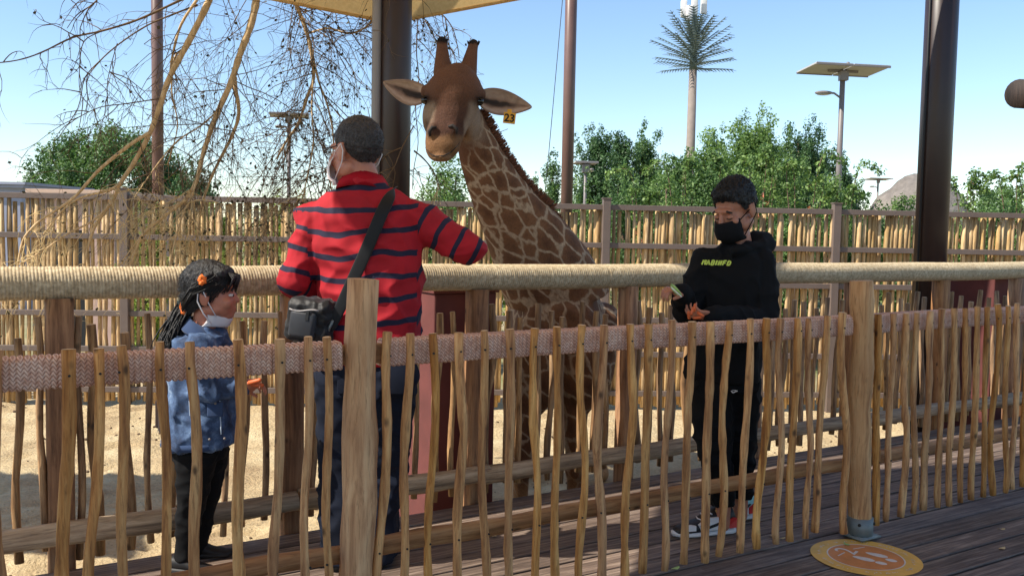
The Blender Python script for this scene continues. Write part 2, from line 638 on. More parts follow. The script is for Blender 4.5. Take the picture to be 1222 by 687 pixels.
for k in range(13):
    MB().box((-6.8 + k * 1.15, -1.6, -0.115), (0.03, 2.8, 0.085)).build('joist', M['deck'], deck, False)
for k in range(6):
    for q in (0.9, -2.2):
        MB().box((-6.0 + k * 2.5, q, -0.44), (0.05, 0.05, 0.24)).build('stump', M['deck'], deck, False)

# ================================================================== FENCES
def stick(L, r, seed, seg=8, n=9, wob=0.010, lean=(0, 0), taper=0.9):
    """an uneven round pole standing on its own origin"""
    q = random.Random(seed)
    pts, rad = [], []
    ph1, ph2 = q.uniform(0, 9), q.uniform(0, 9)
    k1, k2 = q.uniform(4, 8), q.uniform(4, 8)
    kink = q.uniform(0.25, 0.8) * L
    ka, kb = q.gauss(0, 0.009), q.gauss(0, 0.006)
    for i in range(n):
        z = L * i / (n - 1)
        w = math.sin(math.pi * i / (n - 1)) ** 0.5 if 0 < i < n - 1 else 0.0
        bend = max(0.0, 1 - abs(z - kink) / (0.28 * L))
        pts.append((lean[0] * i / (n - 1) + w * wob * math.sin(ph1 + k1 * z) + ka * bend,
                    lean[1] * i / (n - 1) + w * wob * math.sin(ph2 + k2 * z) + kb * bend, z))
        rad.append(r * (1 - (1 - taper) * i / (n - 1)) * q.uniform(0.87, 1.13))
    v, f = tube(pts, rad, seg, True)
    # out-of-round
    ov = []
    for i, p in enumerate(v):
        c = Vector(pts[i // seg])
        d = p - c
        ov.append(c + d * (1 + 0.2 * noise.noise((p.x * 30 + seed, p.y * 30, p.z * 9))))
    return ov, f

nail_me = bpy.data.meshes.new('nail')
_v, _f = tube([(0, 0.002, 0), (0, -0.0025, 0)], 0.0035, 6)
nail_me.from_pydata([tuple(p) for p in _v], [], _f); setmat(nail_me, M['dark'])
def finish_picket(o, v, seg, r, zn=None):
    ring_ = [Vector(p) for p in v[-seg:]]
    c_ = sum(ring_, Vector((0, 0, 0))) / seg
    mesh('cut_end', [c_ + (p - c_) * 0.93 + Vector((0, 0, 0.0012)) for p in ring_], [tuple(range(seg))], M['cutend'], o, False)
    if zn:
        for z_ in zn:
            n_ = min(range(len(v)), key=lambda i: (v[i].z - z_) ** 2 * 4 + (v[i].y + r) ** 2 + (v[i].x - (v[0].x + (c_.x - v[0].x) * z_ / max(0.1, c_.z))) ** 2 * 0.5)
            inst('nail', nail_me, o, (v[n_].x, v[n_].y, z_))
# ---- front fence (pixel feet and tops read on the fence's own plane)
ff = empty('picket_fence', FA, FANG,
           'low round-picket fence with pinkish rope-wrapped top rail on the deck', 'fence')
T_P = -0.052
FP = [(-62, 428, -52, 687, 18), (-30, 426, -24, 687, 16), (-6, 418, 2, 687, 18), (81, 417, 73, 687, 17), (118, 416, 110, 687, 13), (145, 412.6, 150, 687, 12.5),
      (191, 408, 193, 687, 12.5), (226.5, 408, 237, 687, 14), (284, 405.5, 287, 687, 14), (334, 405, 327, 687, 12.5),
      (368, 402, 366, 687, 11), (390, 402.5, 393, 687, 10.5), (462, 396, 452, 687, 12), (489.5, 398, 481, 687, 11),
      (516.4, 398, 513, 687, 10), (548, 397, 545, 687, 11.5), (578, 394.6, 579, 687, 10.5), (608, 393, 608, 687, 10.5),
      (638.6, 392, 638, 687, 10), (665.5, 390, 662.7, 687, 10), (695, 388, 692, 687, 10), (721, 388, 716.7, 687, 11),
      (752, 387, 746.6, 687, 10.5), (774, 387, 767, 683, 11), (802, 382, 793, 680, 9.5), (826, 384, 816, 672, 10),
      (848, 383.5, 841, 670, 11), (871, 383, 857.5, 663, 9), (895.5, 380.6, 883, 659, 9.5), (915, 380, 903, 654, 10),
      (932, 380, 926, 648, 8.5), (952, 379.5, 942, 645, 9.5), (965, 379.5, 961, 641, 7.5), (987.7, 377, 972, 633.6, 9),
      (1005.4, 373, 1007.5, 635.5, 9.5), (1048, 375, 1045, 625.7, 9.5), (1066.5, 374, 1057, 621, 7.5), (1082, 374, 1074.7, 616, 8.5),
      (1094.5, 373, 1089.7, 612, 7), (1110, 371, 1102, 608, 8.5), (1124, 368.5, 1119, 605, 7.5), (1139, 367.7, 1133, 602.8, 7.5),
      (1152, 367.7, 1146, 599, 7), (1166.7, 365.8, 1158.8, 596, 7.5), (1178, 366, 1173, 592, 6.5), (1190.6, 363, 1185, 590.7, 7),
      (1203, 365, 1200, 587.5, 6.5), (1214, 362, 1207, 583, 7), (1228, 361, 1220, 580, 7), (1240, 361, 1235, 577, 7), (1252, 360, 1247, 575, 7)]
for i, (xt, yt, xb, yb, w) in enumerate(FP):
    st, zt = fplane(xt, yt, T_P)
    sb, zb = fplane(xb, yb, T_P)
    z0 = 0.035 + 0.02 * ((i * 37) % 7) / 7
    if yb < 687: z0 = max(0.012, zb)
    k = (z0 - zt) / (zb - zt)
    s0 = st + (sb - st) * k
    Y = fw(st, T_P).y
    r = w * Y / FPX / 2
    v, f = stick(zt - z0, r, 100 + i, 12, 19, 0.010, (st - s0, 0), 0.93)
    o_ = mesh('picket', v, f, M['picket'], ff, True, (s0, T_P, z0))
    finish_picket(o_, v, 12, r, (0.955 - z0, 0.34 - z0))
qx = random.Random(55)
for s0, s1_ in ((fplane(1252, 360, T_P)[0] + 0.10, 4.2), (-4.15, fplane(-62, 428, T_P)[0] - 0.09)):      # the fence goes on outside the picture
    s = s0
    while s < s1_:
        z0 = 0.03 + qx.uniform(0, 0.02)
        v, f = stick(1.0 + qx.uniform(0, 0.04), qx.uniform(0.014, 0.021), int(s * 1000) + 9000, 10, 11, 0.010, (qx.gauss(0, 0.02), 0), 0.93)
        mesh('picket', v, f, M['picket'], ff, True, (s, T_P, z0))
        s += qx.uniform(0.09, 0.13)
def fpost(xt, yt, sfoot, w, base, seed):
    st, zt = fplane(xt, yt, -0.03)
    Y = fw(st, 0).y
    r = w * Y / FPX / 2
    z0 = 0.012 if base else 0.010
    v, f = stick(zt - z0, r, seed, 18, 13, 0.004, (st - sfoot, 0), 0.96)
    p = mesh('post', v, f, M['post'], ff, True, (sfoot, -0.03, z0))
    mb = MB()
    mb.tube([(0, 0, 0.0), (0, 0, 0.085)], r + 0.006, 20)
    mb.box((0, 0, 0.003), (r + 0.014, r + 0.014, 0.004))
    sh = mb.build('post_shoe', M['galv'], p, True)
    for a in range(4):
        MB().tube([(math.cos(a * 1.57 + .6) * (r + 0.004), math.sin(a * 1.57 + .6) * (r + 0.004), 0.062),
                   (math.cos(a * 1.57 + .6) * (r + 0.012), math.sin(a * 1.57 + .6) * (r + 0.012), 0.062)], 0.007, 8).build('bolt', M['dark'], p)
    return p
s1, _ = fplane(434, 333, -0.03)
s1b, _ = fplane(427, 687, -0.03)
fpost(434, 333, s1b - 0.01, 41, True, 901)
s2b, _ = fplane(1026, 636, -0.03)
fpost(1028, 335, s2b, 27, True, 902)
fpost(-190, 345, fplane(-190, 345, -0.03)[0], 58, True, 903)
# rope wrapped top rail: ridged wraps round a flat board
def wrapped_rail(name, x0, x1, hz, hy, pitch, amp, mat, parent, zc, yc, seg=20, power=6.0, sag=0.004, sub=5):
    n = int((x1 - x0) / pitch * sub)
    v, f = [], []
    for i in range(n + 1):
        x = x0 + (x1 - x0) * i / n
        ph = (x - x0) / pitch
        wv = abs(math.sin(math.pi * ph)) ** 0.6
        j = 0.0016 * noise.noise((math.floor(ph) * 3.1, 2.0, 1.0))
        zz = zc + sag * noise.noise((x * 0.9, 5.0, 0))
        for k in range(seg):
            th = 2 * math.pi * k / seg
            cx, sy = math.cos(th), math.sin(th)
            exx = math.copysign(abs(cx) ** (2 / power), cx)
            eyy = math.copysign(abs(sy) ** (2 / power), sy)
            d = amp * (wv - 1) + j
            v.append((x + 0.004 * math.sin(th + ph * 0.02), yc + exx * (hy + d), zz + eyy * (hz + d)))
    for i in range(n):
        for k in range(seg):
            k2 = (k + 1) % seg
            f.append((i * seg + k, i * seg + k2, (i + 1) * seg + k2, (i + 1) * seg + k))
    f.append(tuple(range(seg - 1, -1, -1)))
    f.append(tuple(n * seg + k for k in range(seg)))
    return mesh(name, v, f, mat, parent, True)
tr = MB().box((0.1, 0.012, 0.955), (4.3, 0.018, 0.030), None, 0.006).build('top_rail', M['railboard'], ff, False)
wr = wrapped_rail('rope_wrap', -4.158, -2.4915, 0.044, 0.036, 0.0165, 0.0052, M['rope_pink'], tr, 0.957, 0.012, sub=7)
wrapped_rail('rope_wrap', -2.3595, -0.0825, 0.044, 0.036, 0.0165, 0.0052, M['rope_pink'], tr, 0.957, 0.012, sub=7)
wrapped_rail('rope_wrap', 0.0495, 4.2075, 0.044, 0.036, 0.0165, 0.0052, M['rope_pink'], tr, 0.957, 0.012, sub=7)
for a, b in ((-4.3, -2.47), (-2.37, -0.08), (0.04, 4.3)):
    v, f = tube([(a + (b - a) * i / 14, 0.016 + 0.004 * math.sin(i * 2.1), 0.335 + 0.004 * math.sin(i * 1.7)) for i in range(15)], [0.030 + 0.002 * math.sin(i * 1.3) for i in range(15)], 12)
    v = [Vector((p.x, max(p.y, -0.012), p.z)) for p in v]
    mesh('bottom_rail', v, f, M['railboard'], ff)

# ---- feeding barrier along the deck edge
T_B = 1.30
fb = empty('feeding_barrier', FA, FANG,
           'barrier of weathered pickets and posts under a thick rope-wrapped round rail at the deck edge', 'fence')
wrapped_rail('round_rail', -4.6, 5.2, 0.0655, 0.0655, 0.0122, 0.0032, M['rope'], fb, 1.108, T_B, 24, 2.0, 0.010, 5)
pl = [-3.14, -2.215, -1.28, -0.33, 0.66, 1.55, 2.50, 3.45, 4.4, -4.1]
for i, s in enumerate(pl):
    q = random.Random(40 + i)
    w = 0.048 + q.uniform(-0.004, 0.008)
    dp = 0.05
    n = 9
    v, f = [], []
    zt, zb = 1.050, SAND + 0.03
    seg = 16
    for k in range(n):
        z = zb + (zt - zb) * k / (n - 1)
        for a in range(seg):
            th = 2 * math.pi * a / seg
            cx, sy = math.cos(th), math.sin(th)
            e1 = math.copysign(abs(cx) ** 0.55, cx)
            e2 = math.copysign(abs(sy) ** 0.55, sy)
            jit = 1 + 0.07 * noise.noise((e1 * 2 + s * 9, e2 * 2, z * 1.5))
            v.append((e1 * w * jit, e2 * dp * jit, z))
    for k in range(n - 1):
        for a in range(seg):
            b = (a + 1) % seg
            f.append((k * seg + a, k * seg + b, (k + 1) * seg + b, (k + 1) * seg + a))
    f.append(tuple(range(seg - 1, -1, -1)))
    f.append(tuple((n - 1) * seg + a for a in range(seg)))
    mesh('post', v, f, M['post_old'], fb, True, (s, T_B, 0))
INP = [(-28, 402, 11), (16, 404, 10), (50, 378, 9), (91, 378, 9), (119, 387, 12), (153, 397, 12), (178, 374, 8), (207, 380, 9), (240, 384, 9), (266, 380, 8),
       (290, 383, 9), (316, 383, 9), (335, 372, 8), (372, 376, 9), (395, 386, 9), (420, 379, 9), (446, 372, 8), (472, 384, 9), (497, 366, 8), (519, 374, 10), (541, 372, 8),
       (584, 363, 9), (605, 371, 8), (620, 379, 8), (640, 362, 8), (658, 371, 8), (675, 378, 8), (693, 360, 8), (710, 371, 8),
       (725, 375, 7), (764, 359, 8), (777, 367, 7), (792, 373, 7), (808, 364, 7), (824, 371, 7), (840, 360, 7), (856, 370, 7), (871, 363, 7), (886, 368, 7), (922, 361, 7), (936, 368.5, 7),
       (949, 358, 6), (960, 360, 7), (972, 368, 6), (986, 355, 6), (999, 358, 7), (1026, 362, 6), (1039, 355, 6), (1051.5, 364, 7), (1064, 349, 6.5), (1074, 356, 6),
       (1084.5, 362, 6.5), (1095.5, 348, 7), (1106, 354.5, 6.5), (1136, 348, 6), (1147.7, 353, 6.5), (1160, 360, 6), (1170, 346, 6.5),
       (1181, 355, 6), (1191, 347, 6), (1202, 353, 6), (1213, 345, 6), (1226, 350, 6), (1238, 346, 6)]
TI = T_B + 0.005
for i, (xt, yt, w) in enumerate(INP):
    st, zt = fplane(xt, yt, TI)
    q = random.Random(300 + i)
    z0 = 0.015 + q.uniform(-0.01, 0.05)
    r = w * fw(st, TI).y / FPX / 2
    v, f = stick(zt - z0, r, 300 + i, 8, 9, 0.011, (q.gauss(0, 0.014), 0), 0.9)
    o_ = mesh('picket', v, f, M['picket_old'], fb, True, (st - q.gauss(0, 0.008), TI, z0))
    finish_picket(o_, v, 8, r)
for s0, s1_ in ((fplane(1238, 346, TI)[0] + 0.10, 5.1), (-4.5, fplane(-28, 402, TI)[0] - 0.09)):
    s = s0
    while s < s1_:
        z0 = 0.015 + qx.uniform(0, 0.05)
        v, f = stick(0.98 + qx.uniform(-0.05, 0.06), qx.uniform(0.014, 0.019), int(s * 1000) + 19000, 8, 9, 0.011, (qx.gauss(0, 0.014), 0), 0.9)
        mesh('picket', v, f, M['picket_old'], fb, True, (s, TI, z0))
        s += qx.uniform(0.09, 0.13)
cutl = [(-4.6, -2.22), (-2.21, -1.25), (-1.30, 0.7), (0.68, 3.4), (3.38, 5.2)]
for i, (a, b) in enumerate(cutl):
    pts = [(a + (b - a) * k / 10, T_B - 0.085 + 0.004 * math.sin(k * 1.9 + i), 0.145 + 0.005 * math.sin(k * 1.3 + i * 2)) for k in range(11)]
    mesh('log', *tube(pts, [0.045 + 0.003 * math.sin(k * 1.1 + i) for k in range(11)], 14), M['log'], fb)

# ---- tall back fence of reed pickets between painted rails
bfA = Vector((-5.33, 9.60, 0)); bfB = Vector((5.72, 10.28, 0))
bu = (bfB - bfA).normalized()
bang = math.atan2(bu.y, bu.x)
bf = empty('enclosure_fence', bfA, bang, 'tall back fence of thin reed pickets between taupe painted rails', 'fence')
def bx(xpix):
    """distance along the back fence of a pixel column"""
    r = ray(xpix, 300)
    # solve bfA + bu*s on ray (plan view)
    k = r.x / r.y
    return (k * bfA.y - bfA.x) / (bu.x - k * bu.y)
ztop = 1.665
for i, z in enumerate([1.60, 1.19, 0.785, 0.385, 0.01, -0.42]):
    MB().box((5.0, -0.02, z), (8.6, 0.02, 0.029), None, 0.004).build('rail', M['fencepaint'], bf, False)
sp = bx(722); dp_ = bx(995) - bx(722)
for k in range(-5, 4):
    s = sp + dp_ * k
    p = MB().box((s, -0.03, (1.69 + SAND - 0.12) / 2), (0.043, 0.043, (1.69 - SAND + 0.12) / 2), None, 0.006).build('post', M['fencepaint'], bf, False)
    MB().box((s, -0.03, 1.695), (0.05, 0.05, 0.006)).build('cap', M['fencepaint'], p, False)
vars_ = []
for k in range(10):
    v, f = stick(2.22, 0.0250, 700 + k, 6, 7, 0.006, (0, 0), 0.9)
    me = bpy.data.meshes.new('picket'); me.from_pydata([tuple(p) for p in v], [], f)
    me.polygons.foreach_set('use_smooth', [True] * len(me.polygons)); setmat(me, M['reed']); vars_.append(me)
q = random.Random(77)
s = bx(-60)
cnt = 0
while s < bx(1275) and cnt < 300:
    w = q.uniform(0.75, 1.25)
    inst('picket', q.choice(vars_), bf, (s, 0.024 + q.uniform(0, 0.012), SAND + 0.01 + q.uniform(0, 0.06)), (0, q.gauss(0, 0.008), q.uniform(0, 6)), (w, w, q.uniform(0.95, 0.975)))
    s += q.choice([0.038, 0.041, 0.044, 0.048, 0.054, 0.068])
    cnt += 1

# ================================================================== SHADE STRUCTURE
def pole(name, x, y, r, z0, z1, mat, label, group, pipe=False):
    e = empty(name, (x, y, z0), 0, label, 'pole', group)
    mb = MB().tube([(0, 0, 0), (0, 0, z1 - z0)], r, 28)
    mb.build('shaft', mat, e)
    MB().box((0, 0, 0.012), (r + 0.07, r + 0.07, 0.012), None, 0.004).build('base_plate', mat, e, False)
    for k in range(4):
        a = k * math.pi / 2 + 0.785
        MB().tube([((r + 0.05) * math.cos(a), (r + 0.05) * math.sin(a), 0.01), ((r + 0.05) * math.cos(a), (r + 0.05) * math.sin(a), 0.05)], 0.01, 6).build('bolt', M['galv'], e)
    return e
P1 = px(472, 110, 5.9)
pole1 = pole('shade_pole', P1.x, P1.y, 0.098, SAND, 5.2, M['polebrown'], 'thick dark brown pole with a grey pipe clipped to it beside the giraffe', 'shade poles at the barrier')
PP = px(449, 110, 5.86)
pp = MB().tube([(PP.x - P1.x, PP.y - P1.y, 0.02), (PP.x - P1.x, PP.y - P1.y, 5.6)], 0.030, 16).build('pipe', M['pipe'], pole1)
for z in (1.2, 3.2, 4.6):
    MB().box(((PP.x - P1.x) * 0.6, (PP.y - P1.y) * 0.6, z), (0.075, 0.012, 0.012), None).build('pipe_clip', M['galv'], pp, False)
# arm that carries the browse branches (above the picture)
MB().tube([(0.1, 0, 4.35), (-3.4, 0.25, 4.35)], 0.05, 14).build('hanging_arm', M['polebrown'], pole1)
MB().tube([(-0.05, 0, 5.3), (-3.3, 0.25, 4.4)], 0.012, 8).build('stay_cable', M['galv'], pole1)
P2 = px(1117, 160, 7.35)
pole2 = pole('shade_pole', P2.x, P2.y, 0.123, SAND, 5.4, M['polebrown'], 'thick dark brown pole beside the maroon plinth with a cable down its side', 'shade poles at the barrier')
MB().tube([(-0.122, -0.06, 0.02), (-0.122, -0.06, 5.9)], 0.009, 8).build('cable', M['dark'], pole2)
P3 = px(679, 120, 16.0)
p3 = pole('far_shade_pole', P3.x, P3.y, 0.102, SAND - .1, 8.5, M['polefar'], 'slim brown pole behind the back fence beside the poplar trees', 'far poles beyond the enclosure')
MB().tube([(-0.05, 0.0, 7.4), (-0.55, 0.25, 0.02)], 0.006, 6).build('guy_cable', M['dark'], p3)
P4 = px(188, 120, 16.0)
pole('far_shade_pole', P4.x, P4.y, 0.096, SAND - .1, 8.5, M['polefar'], 'slim brown pole behind the back fence beside the round leafy tree', 'far poles beyond the enclosure')
# maroon plinths
def plinth(xc, ls, lt, t0, zt, label):
    s, _ = fplane(xc, 400, t0)
    e = empty('plinth', fw(s, t0, SAND), FANG, label, 'plinth', 'maroon plinths behind the barrier')
    MB().box((ls / 2, lt / 2, (zt - SAND) / 2), (ls / 2, lt / 2, (zt - SAND) / 2), None, 0.008).build('block', M['maroon'], e, False)
    MB().box((ls / 2, lt / 2, zt - SAND + 0.012), (ls / 2 + 0.012, lt / 2 + 0.012, 0.012), None, 0.004).build('coping', M['maroon'], e, False)
plinth(518, 0.36, 0.62, 1.46, 1.02, 'maroon painted plinth behind the barrier beside the giraffe')
plinth(1184, 0.30, 0.72, 1.46, 1.04, 'maroon painted plinth behind the barrier below the right dark pole')

# fabric shade sails overhead
t = NT('tan_membrane')
g = t.noise(t.coords(), 40, 3, 0.6)
c = t.ramp(g, [(0.35, S(204, 168, 104)), (0.65, S(222, 190, 130))])
t.color(c)
t.b.inputs['Roughness'].default_value = 0.8
tl = t.new('ShaderNodeBsdfTranslucent')
tl.inputs[0].default_value = S(220, 184, 124)
mx = t.new('ShaderNodeMixShader')
mx.inputs[0].default_value = 0.34
t.l(t.b.outputs[0], mx.inputs[1]); t.l(tl.outputs[0], mx.inputs[2]); t.l(mx.outputs[0], t.out.inputs[0])
M['membrane'] = t.m
def sail(label, pts, grp='fabric shade sails overhead'):
    ctr = Vector((0, 0, 0))
    for p in pts: ctr += Vector(p)
    ctr /= len(pts)
    e = empty('shade_sail', ctr, 0, label, 'shade sail', grp)
    v, f = [], []
    N = 10
    edge = []
    n = len(pts)
    for i in range(n):
        a, b = Vector(pts[i]) - ctr, Vector(pts[(i + 1) % n]) - ctr
        for k in range(N):
            u = k / N
            p = a.lerp(b, u)
            edge.append(p)
    m_ = len(edge)
    for ring in (1.0, 0.75, 0.5, 0.25):
        for p in edge:
            v.append(Vector((p.x * ring, p.y * ring, p.z * ring - 0.12 * (1 - ring * ring))))
    v.append(Vector((0, 0, -0.12)))
    for j in range(3):
        for k in range(m_):
            k2 = (k + 1) % m_
            f.append((j * m_ + k, j * m_ + k2, (j + 1) * m_ + k2, (j + 1) * m_ + k))
    for k in range(m_): f.append((3 * m_ + k, 3 * m_ + (k + 1) % m_, 4 * m_))
    fab = mesh('membrane', v, f, M['membrane'], e)
    mb = MB()
    mb.add(*tube(edge + [edge[0]], 0.012, 6, False))
    mb.build('edge_cable', M['membrane'], e)
    return e
V1 = px(467, 27, 6.25)
sail('tan fabric shade sail with its corner behind the dark pole above the giraffe',
     [V1, (-4.9, 5.75, 3.32), (-4.9, 4.0, 3.7), (-1.0, 4.3, 3.75), (0.5, 6.15, 3.75), (3.6, 6.75, 4.2), (3.75, 7.25, 3.88)])
sail('unseen tan fabric shade sail over the deck, outline shaped for the shade below',
     [(-7.6, 0.2, 3.6), (-3.45, 1.72, 3.6), (-2.72, 2.3, 3.6), (-2.45, 3.55, 3.7), (-0.5, 4.15, 3.8), (1.2, 5.3, 3.9), (2.7, 5.7, 4.0), (1.7, 2.2, 4.0), (-0.8, -1.2, 3.9), (-6.4, -2.6, 3.7)])  # unseen sail, outline shaped to shade the deck and leave sun gaps
sail('unseen tan fabric shade sail added to shade the sand beyond the bare branches',
     [(-9.4, 3.6, 3.6), (-5.9, 3.8, 3.5), (-6.0, 5.6, 3.5), (-9.6, 5.4, 3.6)])  # unseen sail, added to cast shade on the left sand
# ================================================================== PEOPLE
def skin(name, c, red):
    t = NT(name)
    g = t.noise(t.coords(), 22, 4, 0.6)
    t.color(t.mix(t.rng(g, 0.35, 0.7, 0.0, 0.5), c, red))
    t.b.inputs['Subsurface Weight'].default_value = 0.12
    t.b.inputs['Subsurface Radius'].default_value = (0.02, 0.008, 0.004)
    t.bump(t.noise(t.coords(), 160, 3, 0.6), 0.12, 0.002)
    return t.set(Roughness=0.5)
M['skin_man'] = skin('skin_tan', S(186, 128, 104), S(172, 104, 82))
M['skin_girl'] = skin('skin_warm', S(188, 124, 98), S(172, 100, 76))
M['skin_boy'] = skin('skin_brown', S(174, 118, 92), S(156, 94, 70))
def hairmat(name, a, b, sc=(60, 60, 9)):
    t = NT(name)
    g = t.noise(t.coords(sc), 4, 5, 0.65)
    t.color(t.ramp(g, [(0.35, a), (0.65, b)]))
    t.bump(g, 0.9, 0.006)
    return t.set(Roughness=0.42)
M['hair_black'] = hairmat('black_hair', S(7, 6, 7), S(20, 17, 18))
M['hair_grey'] = hairmat('greying_hair', S(22, 20, 21), S(74, 69, 69), (40, 40, 40))
def cloth(name, c, var=0.12, rough=0.85, weave=420, sheen=0.15):
    t = NT(name)
    g = t.noise(t.coords(), 7, 5, 0.6)
    base = t.new('ShaderNodeRGB'); base.outputs[0].default_value = c
    t.color(t.hsv(base.outputs[0], val=t.rng(g, 0.3, 0.7, 1 - var, 1 + var)))
    t.bump(t.noise(t.coords(), weave, 2, 0.5), 0.25, 0.002)
    t.b.inputs['Sheen Weight'].default_value = sheen
    t.b.inputs['Specular IOR Level'].default_value = 0.25
    return t.set(Roughness=rough)
M['black_cloth'] = cloth('black_cotton', S(8, 9, 12), 0.2, sheen=0.0)
M['black_trouser'] = cloth('black_trouser_cloth', S(8, 9, 12), 0.2, sheen=0.0)
M['jeans'] = cloth('navy_denim', S(15, 22, 38), 0.25, sheen=0.0)
M['black_nylon'] = cloth('black_nylon', S(20, 20, 22), 0.15, 0.5)
M['grey_panel'] = cloth('grey_bag_panel', S(50, 52, 57), 0.3, 0.45)
M['mask_white'] = cloth('white_mask_paper', S(226, 222, 222), 0.05)
M['mask_black'] = cloth('black_mask_cloth', S(14, 14, 17), 0.1, sheen=0.0)
M['orange'] = plain('carrot_orange', S(206, 98, 48), 0.55, 0.15, 60, 0.2)
M['band_orange'] = plain('orange_hair_band', S(240, 118, 40), 0.7, 0.2, 80, 0.3)
M['lettuce'] = plain('lettuce_green', S(172, 200, 116), 0.5, 0.15, 40, 0.2)
M['lime'] = plain('lime_print', S(206, 224, 96), 0.7, 0.05, 40, 0.0)
M['print_white'] = plain('white_print', S(214, 214, 212), 0.7, 0.03, 40, 0.0)
M['brown_bag'] = cloth('dark_brown_canvas', S(52, 36, 32), 0.2)
M['eye_white'] = plain('eye_white', S(214, 206, 200), 0.3, 0.02, 40, 0.0)
M['eye_dark'] = plain('eye_dark', S(20, 14, 12), 0.15, 0.02, 40, 0.0)
M['lens'] = plain('spectacle_frame', S(50, 44, 44), 0.3, 0.02, 40, 0.0, 0.5)

# washed denim jacket
t = NT('washed_denim')
co = t.coords()
g = t.noise(co, 13, 6, 0.7)
g2 = t.noise(t.coords((40, 40, 300)), 3, 3, 0.6)
c = t.ramp(g, [(0.36, S(36, 52, 80)), (0.5, S(60, 83, 118)), (0.6, S(88, 113, 148)), (0.72, S(146, 168, 194))])
t.color(t.hsv(c, val=t.rng(g2, 0.3, 0.7, 0.85, 1.12)))
t.bump(t.noise(co, 380, 2, 0.5), 0.3, 0.002)
M['denim'] = t.set(Roughness=0.85)
M['stitch'] = plain('pale_denim_seam', S(166, 182, 200), 0.8, 0.1, 60, 0.2)
M['denim_dark'] = cloth('dark_denim_band', S(46, 66, 100), 0.2)
# striped polo
t = NT('striped_polo')
g = t.noise(t.coords(), 8, 4, 0.6)
st = t.attr('stripe')
w = t.new('ShaderNodeMath', operation='FRACT')
t.l(st, w.inputs[0])
inb = t.new('ShaderNodeMath', operation='LESS_THAN'); inb.inputs[1].default_value = 0.25
t.l(w.outputs[0], inb.inputs[0])
redc = t.ramp(g, [(0.3, S(150, 7, 24)), (0.7, S(174, 12, 32))])
t.color(t.mix(inb.outputs[0], redc, S(26, 23, 50)))
t.bump(t.noise(t.coords(), 420, 2, 0.5), 0.25, 0.002)
M['polo'] = t.set(Roughness=0.85)
M['polo_red'] = cloth('red_polo_knit', S(162, 9, 28), 0.08, sheen=0.0)

def frame(fwd, up=(0, 0, 1)):
    f = Vector(fwd).normalized()
    u = Vector(up)
    r = f.cross(u).normalized()
    u = r.cross(f).normalized()
    return Matrix((r, f, u)).transposed()       # local x right, y forward, z up
def head_shapes(c, Mx, s=1.0, child=False):
    c = Vector(c)
    def P(x, y, z): return c + Mx @ Vector((x * s, y * s, z * s))
    def E(x, y, z, a, b, d): return ellipsoid(P(x, y, z), (a * s, b * s, d * s), Mx)
    sh = [E(0, -0.012, 0.030, 0.074, 0.094, 0.086), E(0, 0.030, -0.030, 0.060, 0.066, 0.088), E(0, 0.050, -0.090, 0.038, 0.040, 0.030),
          E(0, 0.080, 0.022, 0.050, 0.020, 0.014), E(0, 0.094, -0.067, 0.023, 0.014, 0.007), E(0, 0.093, -0.080, 0.020, 0.014, 0.008),
          E(0.034, 0.070, -0.028, 0.026, 0.022, 0.026), E(-0.034, 0.070, -0.028, 0.026, 0.022, 0.026),
          E(0.050, 0.005, -0.062, 0.018, 0.045, 0.030), E(-0.050, 0.005, -0.062, 0.018, 0.045, 0.030),
          capsule(P(0, 0.092, 0.012), P(0, 0.112, -0.036), 0.009 * s, 0.014 * s),
          capsule(P(-0.012, 0.100, -0.040), P(0.012, 0.100, -0.040), 0.009 * s, 0.009 * s)]
    if child:
        sh = [E(0, -0.012, 0.030, 0.076, 0.094, 0.088), E(0, 0.034, -0.028, 0.060, 0.062, 0.078), E(0, 0.056, -0.082, 0.030, 0.032, 0.024), E(0, 0.074, 0.030, 0.048, 0.018, 0.018),
              E(0, 0.088, -0.058, 0.016, 0.010, 0.0055), E(0, 0.087, -0.069, 0.014, 0.010, 0.0055), E(0.034, 0.066, -0.032, 0.028, 0.024, 0.026), E(-0.034, 0.066, -0.032, 0.028, 0.024, 0.026),
              E(0.048, 0.010, -0.058, 0.018, 0.042, 0.024), E(-0.048, 0.010, -0.058, 0.018, 0.042, 0.024), capsule(P(0, 0.086, 0.006), P(0, 0.101, -0.026), 0.007 * s, 0.0105 * s)]
    for k in (-1, 1):
        sh.append(E(k * 0.076, -0.010, -0.012, 0.009, 0.020, 0.031))
        sh.append(capsule(P(k * 0.080, -0.022, 0.014), P(k * 0.080, -0.022, -0.02), 0.007 * s, 0.007 * s))
        sh.append(capsule(P(k * 0.080, -0.022, 0.014), P(k * 0.078, 0.000, 0.014), 0.007 * s, 0.006 * s))
        sh.append(capsule(P(k * 0.076, -0.010, -0.036), P(k * 0.076, -0.004, -0.038), 0.007 * s, 0.006 * s))
    return sh
